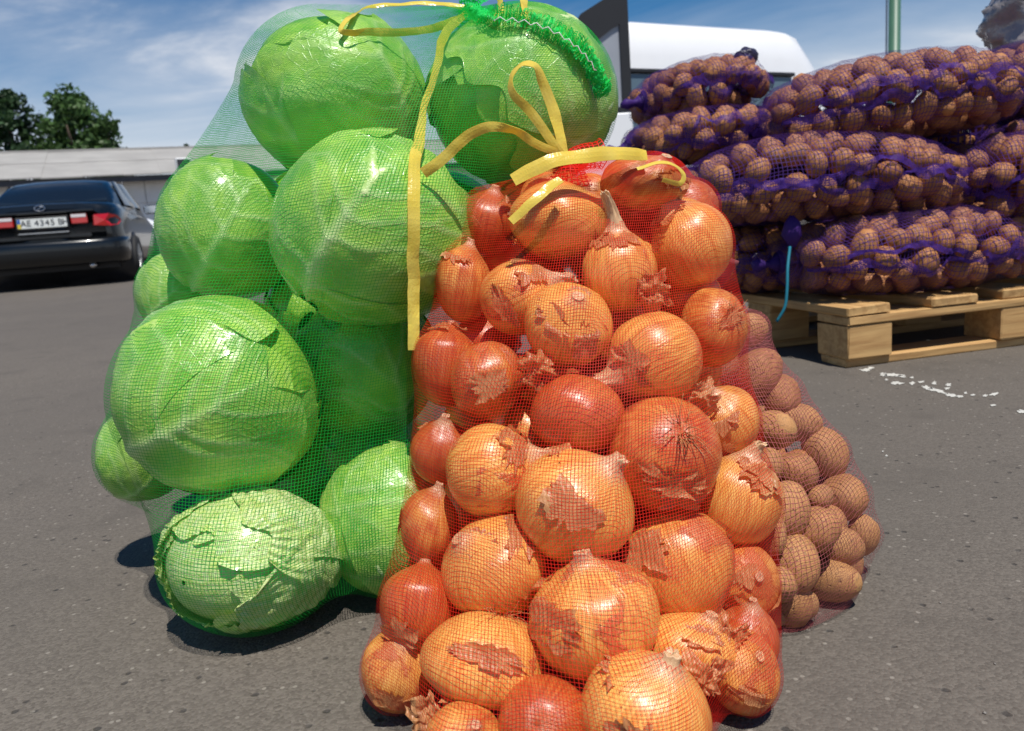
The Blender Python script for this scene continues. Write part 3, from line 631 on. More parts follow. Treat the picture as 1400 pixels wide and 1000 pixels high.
# ------------------------------------------------------------------ pallet
pc = G(1160, 505); PYAW = math.radians(13)
pal = empty('wooden_pallet', (pc[0], pc[1], 0), PYAW)
tag(pal, 'raw wooden pallet carrying the stack of purple potato sacks', 'pallet')
def plank(name, x0, x1, y0, y1, z0, z1, along):
    v, f = box(x0, x1, y0, y1, z0, z1, 0.003); v = np.array(v) + rng.normal(0, 0.0012, (len(v), 3)); o = mk(name, v, f, M['wood'], pal, smooth=False)
    gc = np.array(v); gc = gc if along == 'x' else (gc[:, [1, 0, 2]] if along == 'y' else gc[:, [2, 0, 1]])
    vattr(o.data, 'gc', gc); return o
for x0, x1 in ((-0.003, 0.115), (0.225, 0.355), (0.43, 0.55), (0.66, 0.78), (0.90, 1.003)):
    plank('deck_board', x0, x1, -0.006 + 0.008 * random.random(), 0.81, 0.123, 0.145, 'y')
for y0 in (0.0, 0.33, 0.68):
    plank('stringer_board', 0, 1.0, y0, y0 + 0.12, 0.1005, 0.1225, 'x')
    plank('bottom_board', 0.004, 0.996, y0 + 0.012, y0 + 0.11, 0.0, 0.021, 'x')
    for x0 in (0.0, 0.43, 0.88): plank('block', x0, x0 + 0.12, y0 + 0.001, y0 + 0.121, 0.0215, 0.10, 'x')

# ------------------------------------------------------------------ membrane: a net drawn tight over what it holds
def membrane(axis, obst, nth, r0, r1, iters=260, floor=0.002, pull=1.0, rmin=0.0, vert=True):
    axis = np.asarray(axis, float); nt = len(axis); T = np.tile(np.array([0, 0, 1.0]) if vert else norm(axis[-1] - axis[0]), (nt, 1))
    ref = np.array([1.0, 0, 0]) if abs(T[0][0]) < 0.7 else np.array([0, 1.0, 0])
    E1 = norm(ref - T * (T @ ref)[:, None]); E2 = np.cross(T, E1)
    th = np.linspace(0, 2 * np.pi, nth, endpoint=False)
    D = E1[:, None] * np.cos(th)[None, :, None] + E2[:, None] * np.sin(th)[None, :, None]
    ob = np.full((nt, nth), rmin)
    for c, Mi in obst:                                   # unit sphere after Mi
        o = (axis - c) @ Mi.T; d = D @ Mi.T
        A = (d * d).sum(-1); B = (d * o[:, None]).sum(-1); C_ = (o * o).sum(-1)[:, None] - 1
        q = B * B - A * C_; ok = q > 0; r = np.where(ok, (-B + np.sqrt(np.maximum(q, 0))) / A, 0); ob = np.maximum(ob, r)
    ob[0] = r0; ob[-1] = r1; seg0 = np.linalg.norm(np.diff(axis, axis=0), axis=1).mean()
    def solve(r, ob, seg, n):
        dth = 2 * np.pi / r.shape[1]
        for k in range(n):
            a, b = np.roll(r, 1, 1), np.roll(r, -1, 1); ch = 2 * a * b / (a + b + 1e-9) * math.cos(dth)
            up = np.vstack([r[:1], r[:-1]]); dn = np.vstack([r[1:], r[-1:]]); av = 0.5 * (up + dn)
            wth = 1 / (np.maximum(r, 0.01) * dth) ** 2; wt = 1 / seg ** 2
            r = np.maximum((ch * wth + av * wt) / (wth + wt), ob); r[0] = r0; r[-1] = r1
        return r
    K = 3; ti = np.unique(np.concatenate([np.arange(0, nt, K), [nt - 1]])); hi = np.arange(0, nth, K)
    obc = ob.copy()
    for dt in (-1, 0, 1):
        for dh in (-1, 0, 1): obc = np.maximum(obc, np.roll(np.roll(ob, dt, 0) if 0 else ob, dh, 1))
    obc = obc[np.ix_(ti, hi)]; rc = solve(obc.copy(), obc, seg0 * K, 500)
    full = np.stack([np.interp(np.arange(nt), ti, rc[:, j]) for j in range(len(hi))], 1)
    full = np.stack([np.interp(np.arange(nth), np.append(hi, nth), np.append(full[i], full[i, 0])) for i in range(nt)], 0)
    r = solve(np.maximum(full * 0.995, ob), ob, seg0, iters)
    Pq = axis[:, None] + D * r[..., None]
    if floor is not None: Pq[..., 2] = np.maximum(Pq[..., 2], floor)
    return Pq
def bil(Pg, tt, th):                                     # sample grid (nt, nth, 3), th wraps
    nt, nth, _ = Pg.shape; tt = np.clip(tt, 0, nt - 1.0001); i = tt.astype(int); f = (tt - i)[..., None]
    th = th % nth; j = th.astype(int) % nth; g = (th - np.floor(th))[..., None]; j2 = (j + 1) % nth
    return (Pg[i, j] * (1 - g) + Pg[i, j2] * g) * (1 - f) + (Pg[i + 1, j] * (1 - g) + Pg[i + 1, j2] * g) * f
def net(name, Pg, pitch, width, mat, parent=None, warp=0.5, seed=0, off=0.0):
    nt, nth, _ = Pg.shape
    circ = np.linalg.norm(np.roll(Pg, -1, 1) - Pg, axis=-1).sum(1); nv = int(np.percentile(circ, 75) / pitch)
    arc = np.concatenate([[0], np.cumsum(np.linalg.norm(np.diff(Pg, axis=0), axis=-1).mean(1))]); nu = int(arc[-1] / pitch) + 1
    tl = np.interp(np.linspace(0, arc[-1], nu), arc, np.arange(nt))
    TT, HH = np.meshgrid(tl, np.arange(nv) * nth / nv, indexing='ij')
    w3 = np.stack([TT * 8 / nt, np.cos(HH / nth * 6.283) * 2.5, np.sin(HH / nth * 6.283) * 2.5], -1)
    e = np.clip(np.minimum(TT, nt - 1 - TT) / 3, 0, 1)
    TT = TT + e * warp * pitch / arc[-1] * nt * 3 * fbm(w3, 3, seed); HH = HH + warp * nth / nv * 3 * fbm(w3 + 9, 3, seed + 5)
    Q = bil(Pg, TT, HH)
    dA = np.roll(Q, -1, 1) - np.roll(Q, 1, 1); dB = np.gradient(Q, axis=0); la = np.linalg.norm(dA, axis=-1, keepdims=True) / 2
    ta, tb = norm(dA), norm(dB); wa = np.minimum(width, la * 0.6) / 2
    wv = 1 + 0.5 * fbm(w3 * 6, 2, seed + 8)[..., None]
    wa = wa * wv; wb = width / 2 * wv
    if off: Q = Q + norm(np.cross(ta, tb)) * off
    V = np.stack([Q - ta * wa - tb * wb, Q + ta * wa - tb * wb, Q + ta * wa + tb * wb, Q - ta * wa + tb * wb], 2).reshape(-1, 3)
    I = (np.arange(nu * nv) * 4).reshape(nu, nv); R_ = np.roll(I, -1, 1)
    f1 = np.stack([I, I + 1, I + 2, I + 3], -1).reshape(-1, 4)
    f2 = np.stack([I + 1, R_, R_ + 3, I + 2], -1).reshape(-1, 4)
    f3 = np.stack([(I + 3)[:-1], (I + 2)[:-1], (I + 1)[1:], I[1:]], -1).reshape(-1, 4)
    return mk(name, V, np.concatenate([f1, f2, f3]), mat, parent)
def lattice(name, Q, width, mat, parent=None):
    nu, nv, _ = Q.shape; ta, tb = norm(np.gradient(Q, axis=1)), norm(np.gradient(Q, axis=0)); h = width / 2
    V = np.stack([Q - ta * h - tb * h, Q + ta * h - tb * h, Q + ta * h + tb * h, Q - ta * h + tb * h], 2).reshape(-1, 3)
    I = (np.arange(nu * nv) * 4).reshape(nu, nv)
    f1 = np.stack([I, I + 1, I + 2, I + 3], -1).reshape(-1, 4)
    f2 = np.stack([(I + 1)[:, :-1], I[:, 1:], (I + 3)[:, 1:], (I + 2)[:, :-1]], -1).reshape(-1, 4)
    f3 = np.stack([(I + 3)[:-1], (I + 2)[:-1], (I + 1)[1:], I[1:]], -1).reshape(-1, 4)
    return mk(name, V, np.concatenate([f1, f2, f3]), mat, parent)
def ellM(c, rad):                                        # camera-aligned ellipsoid -> obstacle
    Bm = CB @ np.diag(rad); return (np.asarray(c, float), np.linalg.inv(Bm))
def sphM(c, r): return (np.asarray(c, float), np.eye(3) / r)
def strip(pts, w, view=None, twist=0.0, n=8, thick=0.0004, curl=0.0):
    """flat ribbon: pts (k,3) world; width across, twist in radians (scalar or per point)"""
    k = len(pts); Cc = catmull(pts, n); m = len(Cc); T = norm(np.gradient(Cc, axis=0))
    tw = np.interp(np.linspace(0, 1, m), np.linspace(0, 1, k), np.broadcast_to(np.asarray(twist, float), (k,)))
    if curl and thick < 0.0007: tw = tw + 0.55 * fbm(Cc * 55, 2, 3); Cc = Cc + 0.0022 * np.stack([fbm(Cc * 40 + 7 * q, 2, q) for q in range(3)], 1)
    ww = np.interp(np.linspace(0, 1, m), np.linspace(0, 1, k), np.broadcast_to(np.asarray(w, float), (k,)))
    N = -CF if view is None else np.asarray(view, float)
    S = norm(np.cross(T, N)); Nn = norm(np.cross(S, T))
    A = S * np.cos(tw)[:, None] + Nn * np.sin(tw)[:, None]; B = norm(np.cross(T, A)); V = []
    for q in (-0.5, -0.17, 0.17, 0.5): V.append(Cc + A * (ww * q)[:, None] + B * (curl * ww * (q * q * 4))[:, None])
    V = np.stack(V, 1); V2 = V + B[:, None] * thick
    ring = np.concatenate([V, V2[:, ::-1]], 1)
    f = grid_faces(m, 8, True); return ring.reshape(-1, 3), [tuple(q) for q in f] + [(0, 1, 2, 3, 4, 5, 6, 7)[::-1], tuple((m - 1) * 8 + i for i in range(8))]

# ------------------------------------------------------------------ potatoes
import bmesh
def potato_mesh(sub, seed, el, mt='potato'):
    bm = bmesh.new(); bmesh.ops.create_icosphere(bm, subdivisions=sub, radius=1.0)
    v = np.array([x.co[:] for x in bm.verts]); f = [[x.index for x in q.verts] for q in bm.faces]; bm.free()
    r = 1 + 0.16 * fbm(v * 1.1 + seed, 2, seed) + 0.05 * fbm(v * 3 + seed, 2, seed + 3)
    v = v * r[:, None] * np.array([el, 1.0, 0.9]); me = mesh('potato', v, f); me.materials.append(M[mt]); return me
PHI = [potato_mesh(3, k, e) for k, e in enumerate((1.05, 1.2, 1.35, 1.15, 1.28))]
PLO = [potato_mesh(2, k + 20, e, 'potato_dark') for k, e in enumerate((1.05, 1.2, 1.35, 1.15, 1.28, 1.1))]
POT = []                                                  # (centre, radius, sack index, hires)

def superq(a, b, c, n, U, V_):
    cu, su, cv, sv = np.cos(U), np.sin(U), np.cos(V_), np.sin(V_); s = lambda x, e: np.sign(x) * np.abs(x) ** e
    e = 2.0 / n; return np.stack([a * s(cv, e) * s(cu, e), b * s(cv, e) * s(su, e), c * s(sv, e)], -1)
SACKS = [  # u, v, d, half length, half width, half thickness, yaw, roll-droop, tilt, label, pitch
    dict(p=(1240, 352, 2.10), s=(0.37, 0.24, 0.105), yaw=12, bend=0.05, tilt=0, lab='purple net potato sack lying lowest at the pallet corner, teal twine at its end', w='pallet corner sack'),
    dict(p=(1122, 243, 2.12), s=(0.405, 0.25, 0.112), yaw=8, bend=0.30, tilt=-3, lab='long purple potato sack in the middle layer, drooping at both ends', w='drooping middle sack'),
    dict(p=(1207, 138, 2.17), s=(0.37, 0.25, 0.112), yaw=9, bend=0.22, tilt=4, lab='bulging purple potato sack on top of the stack, below the green post', w='top sack'),
    dict(p=(950, 128, 2.36), s=(0.17, 0.26, 0.085), yaw=18, bend=0.2, tilt=4, lab='small tied purple potato sack at the top left of the stack, dark knot above it', w='tied top-left sack'),
    dict(p=(950, 190, 2.30), s=(0.20, 0.26, 0.075), yaw=10, bend=0.1, tilt=3, lab='shaded purple potato sack squeezed under the tied sack at the top left', w='squeezed left sack'),
    dict(p=(1375, 252, 2.14), s=(0.19, 0.30, 0.125), yaw=-8, bend=0.5, tilt=-4, lab='purple potato sack end at the right picture edge in the middle layer', w='right edge sack'),
    dict(p=(1425, 112, 2.40), s=(0.20, 0.30, 0.13), yaw=14, bend=0.3, tilt=6, lab='shaded purple potato sack at the top right corner under grey plastic film', w='film-topped sack'),
    dict(p=(1430, 200, 2.42), s=(0.24, 0.25, 0.11), yaw=10, bend=0.1, tilt=0, lab='dark shaded purple potato sack at the right edge below the film-covered sack', w='dark right sack'),
    dict(p=(1015, 352, 2.36), s=(0.17, 0.30, 0.10), yaw=14, bend=0.1, tilt=0, lab='dark shaded potato sack in the bottom layer behind the onion bag', w='dark bottom-left sack'),
    dict(p=(1000, 268, 2.38), s=(0.22, 0.26, 0.10), yaw=12, bend=0.1, tilt=0, lab='shaded potato sack in the middle layer just right of the onion bag', w='shaded middle-left sack'),
    dict(p=(1230, 190, 2.52), s=(0.40, 0.20, 0.10), yaw=10, bend=0.0, tilt=0, lab='potato sack deep in the stack between the top and middle layers', w='deep upper sack', back=1),
    dict(p=(1300, 250, 2.60), s=(0.42, 0.24, 0.16), yaw=12, bend=0.0, tilt=0, lab='potato sack deep in the stack behind the middle layer', w='deep sack behind the middle layer', back=1),
    dict(p=(1290, 330, 2.62), s=(0.45, 0.24, 0.14), yaw=12, bend=0.0, tilt=0, lab='potato sack deep in the stack behind the bottom layer', w='deep sack behind the bottom layer', back=1),
]
for si, S in enumerate(SACKS):
    c = P(*S['p']); a, b, h = S['s']; Rm = np.array((Matrix.Rotation(math.radians(S['yaw']), 3, 'Z') @ Matrix.Rotation(math.radians(-S['tilt']), 3, 'Y')))
    hw = h
    c[2] = max(c[2], 0.147 + h * 0.99) if c[2] < 0.40 else c[2]
    S['c'] = c; S['R'] = Rm; pts = []; rads = []; n = 0
    for t_ in range(2600):
        U_, V_ = rng.uniform(-np.pi, np.pi), np.arcsin(rng.uniform(-1, 1)); pr = rng.uniform(0.026, 0.037)
        q = superq(a - pr, b - pr, h - pr * 0.95, 2.5, U_, V_)
        if pts and (np.linalg.norm(np.array(pts) - q, axis=1) < 0.80 * (np.array(rads) + pr)).any(): continue
        pts.append(q); rads.append(pr)
        if len(pts) > 165: break
    obst = []
    for q, pr in zip(pts, rads):
        q = q.copy(); q[2] -= S['bend'] * q[0] ** 2
        wq = c + Rm @ q; wq[2] = max(wq[2], 0.146 + pr * 0.9); POT.append((wq, pr, si, False)); obst.append(sphM(wq, pr * 1.12 + 0.003))
    xs = np.linspace(-a - 0.015, a + 0.015, 44); ax = np.stack([xs, 0 * xs, -S['bend'] * xs ** 2], 1) @ Rm.T + c
    S['ax'] = ax
    # flat elliptical sack: squash so that rays are even
    Pg = membrane(ax, obst, 72, 0.03, 0.03, 160, 0.147, 1.0, 0.02, False); S['Pg'] = Pg
    rt = empty('potato_sack', (c[0], c[1], c[2] - h)); tag(rt, S['lab'], 'potato sack', 'purple potato sacks on the pallet'); S['o'] = rt
    nn = net('net', Pg, 0.0100 if not S.get('back') else 0.022, 0.0014 if not S.get('back') else 0.006, M['purple_net'], rt, 0.8, si); nn.location = -Vector(rt.location)
    if S.get('back'): continue
    # doubled net gathered along the side facing the viewer
    jc = []
    for k in range(44):
        ring = Pg[k]; out = (ring - ax[k]) @ (-CF * np.array([1, 1, 0])); jc.append(int(np.argmax(out - 5.0 * np.abs(ring[:, 2] - ax[k][2] + 0.015))))
    jc = np.array([np.median(jc[max(0, i - 3):i + 4]) for i in range(44)])
    for fk in range(2):
        L = int(2 * a / 0.0042); tt = np.linspace(2 + 3 * fk, 41 - 4 * (1 - fk), L); wd = 5; wv_ = np.clip(fbm(np.stack([tt * 0.35, 0 * tt + si * 3, 0 * tt + fk], -1), 2, si) + 0.75, 0.25, 1.6)
        th_ = np.interp(tt, np.arange(44), jc)[:, None] + (np.linspace(-0.5, 0.5, wd)[None] * wv_[:, None]) + (fbm(np.stack([tt * 0.22, 0 * tt + si, 0 * tt + 9 * fk], -1), 3, 3) * 2.6 - 1.5 * fk)[:, None]
        Q = bil(Pg, np.repeat(tt[:, None], wd, 1), th_); on = norm(Q - bil(np.repeat(ax[:, None], 72, 1), np.repeat(tt[:, None], wd, 1), th_))
        Q = Q + on * (0.004 + 0.010 * np.abs(fbm(Q * 45, 2, si))[..., None])
        so_ = lattice('seam', Q, 0.0017, M['purple_fold'], rt); so_.location = -Vector(rt.location)
    for e, k in ((-1, 0), (1, 43)):                       # tied ends
        d_ = norm(ax[k] - ax[20]); base = ax[k]; pts_ = [base - d_ * 0.012, base + d_ * 0.008, base + d_ * 0.02, base + d_ * 0.045, base + d_ * 0.06]
        vv, ff = tube(pts_, [0.030, 0.012, 0.009, 0.016, 0.010], 12); vv = np.array(vv) + 0.006 * np.stack([fbm(np.array(vv) * 60 + q, 2, q) for q in (1, 2, 3)], 1)
        so_ = mk('tied_end', vv, ff, M['purple_net'], rt); so_.location = -Vector(rt.location)
# dark bunched knot standing up on the tied sack, twine hanging on the lowest one
rt = SACKS[3]['o']
kp = [P(1018, 122, 2.22), P(1016, 108, 2.22), P(1017, 97, 2.22), P(1019, 86, 2.22), P(1020, 74, 2.22), P(1018, 66, 2.22)]
vv, ff = tube(catmull(kp, 4), np.interp(np.linspace(0, 1, 21), np.linspace(0, 1, 6), [0.05, 0.026, 0.016, 0.03, 0.034, 0.008]), 18)
vv = np.array(vv) + 0.009 * np.stack([fbm(np.array(vv) * 45 + q, 3, q) for q in (1, 2, 3)], 1)
o = mk('knot', vv, ff, M['dark_plastic'], rt); o.location = -Vector(rt.location)
rt = SACKS[0]['o']
tw = catmull([P(1080, 338, 1.93), P(1077, 365, 1.90), P(1076, 395, 1.89), P(1073, 420, 1.89), P(1062, 440, 1.90)], 6)
vv, ff = tube(tw, 0.0036, 8); o = mk('twine', vv, ff, M['teal'], rt); o.location = -Vector(rt.location)
kn = P(1082, 322, 1.95); vv, ff = tube([kn + np.array([0, 0, 0.05]), kn + np.array([0, 0, 0.03]), kn, kn - np.array([0, 0, 0.03])], [0.006, 0.020, 0.024, 0.008], 16)
vv = np.array(vv) + 0.012 * np.stack([fbm(np.array(vv) * 40 + q, 3, q) for q in (1, 2, 3)], 1); o = mk('knot', vv, ff, M['purple_net'], rt); o.location = -Vector(rt.location)
# crinkled film on the top right sacks
fc = P(1424, 30, 2.45); uu, vv_ = np.meshgrid(np.linspace(0.02, np.pi - 0.02, 40), np.linspace(0, 2 * np.pi, 60, endpoint=False), indexing='ij')
sp = np.stack([np.sin(uu) * np.cos(vv_), np.sin(uu) * np.sin(vv_), np.cos(uu)], -1)
rr = 1 + 0.30 * fbm(sp * 2.2 + 3, 2, 4) + 0.34 * np.abs(fbm(sp * np.array([3, 3, 7]), 2, 9)) + 0.16 * np.abs(fbm(sp * 15, 2, 11))
o = mk('plastic_film', (sp * rr[..., None] * np.array([0.145, 0.14, 0.15])).reshape(-1, 3), grid_faces(40, 60, True), M['film'], None, fc, smooth=False)
tag(o, 'crumpled grey plastic film bundled on the top right potato sack', 'plastic film')

# ------------------------------------------------------------------ potato sack leaning behind the onion bag
def taxis(v):  # image centre line of that sack
    return np.interp(v, [400, 560, 720, 860, 930], [975, 1000, 1030, 1010, 990])
def trad(v): return np.interp(v, [395, 450, 560, 640, 720, 800, 880, 930], [0.011, 0.037, 0.078, 0.104, 0.120, 0.118, 0.082, 0.05])
DAX = lambda v: np.interp(v, [400, 930], [0.92, 0.80])
fp = [(1026, 451, 20, 22), (1036, 512, 24, 34), (1056, 589, 27, 26), (1092, 578, 24, 26), (1128, 619, 24, 29), (1047, 637, 22, 24), (1089, 648, 28, 28), (1121, 680, 17, 16), (1152, 679, 27, 34), (1077, 697, 29, 27), (1117, 724, 30, 29),
      (1146, 746, 24, 27), (1180, 731, 18, 22), (1087, 769, 32, 31), (1137, 799, 27, 28), (1161, 772, 19, 18), (1083, 838, 28, 27), (1047, 892, 18, 20), (1067, 540, 25, 27), (1103, 826, 16, 14), (1062, 800, 24, 24), (1050, 730, 22, 26)]
fobs = []; PK = len(SACKS); fpp = []
for (u, v, rx, ry) in fp:
    dax = DAX(v); R_ = trad(v); x = (u - taxis(v)) * dax / F; r = 0.5 * (rx + ry) / F * dax; rr = max(R_ - r, 0.001)
    d = dax - math.sqrt(max(rr * rr - x * x, 0)) if abs(x) < rr else dax
    r = 0.5 * (rx + ry) / F * d; fpp.append([P(u, v, d), r])
tries = 0
fpp = [[q, r * 1.10] for q, r in fpp]
while len(fpp) < 170 and tries < 20000:
    tries += 1; v = rng.uniform(450, 900); th = rng.uniform(0, 6.283); r = rng.uniform(0.018, 0.026); R_ = max(trad(v) - r, 0.0) * math.sqrt(rng.random())
    
    if math.cos(th) < -0.1 and math.sin(th) > -0.3: continue
    q = P(taxis(v), v, DAX(v)) + CR * R_ * math.sin(th) + CF * R_ * math.cos(th); q[2] = max(q[2], r + 0.002)
    if min(np.linalg.norm(q - a[0]) - 0.74 * (r + a[1]) for a in fpp) < 0: continue
    fpp.append([q, r])
for q, r in fpp:
    q[2] = max(q[2], r + 0.002); POT.append((q, r, PK, True)); fobs.append(sphM(q, r * 1.12 + 0.002))
ax = np.array([P(taxis(v), v, DAX(v)) for v in np.linspace(925, 398, 70)]); ax[:, 2] = np.maximum(ax[:, 2], 0.004)
Pg = membrane(ax, fobs, 96, 0.05, 0.010, 240)
rt = empty('potato_sack', (ax[0][0], ax[0][1], 0)); tag(rt, 'pink net sack of small potatoes leaning behind the right side of the onion bag', 'potato sack')
o = net('net', Pg, 0.0042, 0.00045, M['pink_net'], rt, 0.8, 77); o.location = -Vector(rt.location)
vv, ff = tube(catmull([ax[-1], ax[-1] + np.array([0, 0, 0.015]), ax[-1] + np.array([0.01, 0, 0.04])], 4), np.linspace(0.010, 0.022, 9), 12)
vv = np.array(vv) + 0.004 * np.stack([fbm(np.array(vv) * 70 + q, 2, q) for q in (1, 2, 3)], 1); o = mk('tied_end', vv, ff, M['pink_net'], rt); o.location = -Vector(rt.location)

# ------------------------------------------------------------------ cabbages
def relax(items, key_fix=0.25, iters=240, tight=0.93):
    """items: dict(u,v,rx,ry,d); slide along the line of sight until neighbours no longer bite into each other"""
    d0 = np.array([i['d'] for i in items]); d = d0.copy(); rp = np.array([0.5 * (i['rx'] + i['ry']) for i in items]) / F
    K = np.array([ray(i['u'], i['v']) for i in items])
    for _ in range(iters):
        X = K * d[:, None]; R_ = rp * d; D = np.linalg.norm(X[:, None] - X[None], axis=-1); pen = tight * (R_[:, None] + R_[None]) - D
        np.fill_diagonal(pen, 0); pen = np.maximum(pen, 0); sg = np.sign(d[:, None] - d[None] + 1e-4 * np.sign(np.arange(len(d))[:, None] - np.arange(len(d))[None]))
        d = d + 0.22 * (pen * sg).sum(1) + 0.02 * (d0 - d)
    for i, x in zip(items, d):
        i['d'] = float(x); i['c'] = P(i['u'], i['v'], x); i['R'] = np.array([i['rx'], i['ry'], 0.5 * (i['rx'] + i['ry'])]) / F * x
        i['c'][2] = max(i['c'][2], i['R'][1] * 0.97 + 0.003)
    return items
def frame_from(axis, roll=0.0):
    z = norm(axis); h = np.array([0, 1.0, 0]) if abs(z[1]) < 0.9 else np.array([1.0, 0, 0]); x = norm(np.cross(h, z)); y = np.cross(z, x)
    Rm = np.stack([x, y, z], 1); c, s = math.cos(roll), math.sin(roll); return Rm @ np.array([[c, -s, 0], [s, c, 0], [0, 0, 1]])
CAB = [dict(u=a[0], v=a[1], rx=a[2], ry=a[3], d=a[4], stem=a[5], pale=a[6], frill=a[7], az=a[8], lab=a[9]) for a in [
    (457, 132, 127, 112, 0.99, (0.5, -0.8, -0.25), 0.10, 1.3, 0.9, 'green cabbage at the top left of the bag with creased folded leaves'),
    (711, 140, 130, 122, 1.00, (0.75, 0.70, -0.2), 0.05, 0.7, 0.4, 'large smooth cabbage at the top right of the bag under the net hem'),
    (315, 312, 92, 98, 1.00, (-0.45, -0.80, 0.1), 0.08, 0.8, 0.2, 'cabbage at the left upper middle of the bag below the creased one'),
    (516, 316, 138, 133, 0.93, (-0.55, -0.70, 0.25), 0.12, 0.8, -0.3, 'large cabbage behind the hanging yellow ribbon, nearest in the upper bag'),
    (304, 541, 141, 136, 0.89, (-0.80, -0.50, 0.15), 0.04, 0.8, 0.1, 'big cabbage with a thick white midrib at the left of the bag'),
    (500, 492, 100, 104, 1.00, (0.2, -0.8, -0.3), 0.0, 0.5, 0.5, 'dark shaded cabbage in the middle of the bag below the hanging ribbon'),
    (345, 763, 120, 98, 0.83, (0.45, 0.10, -0.75), 0.65, 2.6, 0.4, 'pale frilly cabbage with torn leaves at the bottom of the bag'),
    (540, 768, 92, 105, 0.90, (0.6, -0.75, 0.2), 0.12, 0.7, 0.6, 'cabbage at the bottom right of the bag beside the onions'),
    (196, 620, 60, 66, 1.00, (-0.6, -0.7, 0.1), 0.10, 0.7, 0.2, 'small cabbage peeking out at the far left side of the bag'),
    (512, 625, 82, 70, 1.02, (0.5, -0.7, -0.3), 0.0, 0.5, 0.8, 'deeply shaded cabbage in the hollow above the bottom right one'),
    (245, 400, 55, 58, 1.08, (-0.6, -0.6, 0.1), 0.15, 0.6, 0.2, 'mostly hidden cabbage at the left edge between two large ones'),
    (425, 425, 66, 66, 1.05, (0.2, -0.6, -0.4), 0.0, 0.5, 0, None), (430, 330, 100, 100, 1.20, (0.2, 0.2, -1), 0.0, 0.5, 0, None), (370, 560, 100, 100, 1.14, (0.2, 0.2, -1), 0.0, 0.5, 0, None), (610, 330, 95, 95, 1.17, (0.2, 0.2, -1), 0.0, 0.5, 0, None), (440, 735, 90, 85, 1.03, (0.2, 0.2, -1), 0.0, 0.5, 0, None)]]

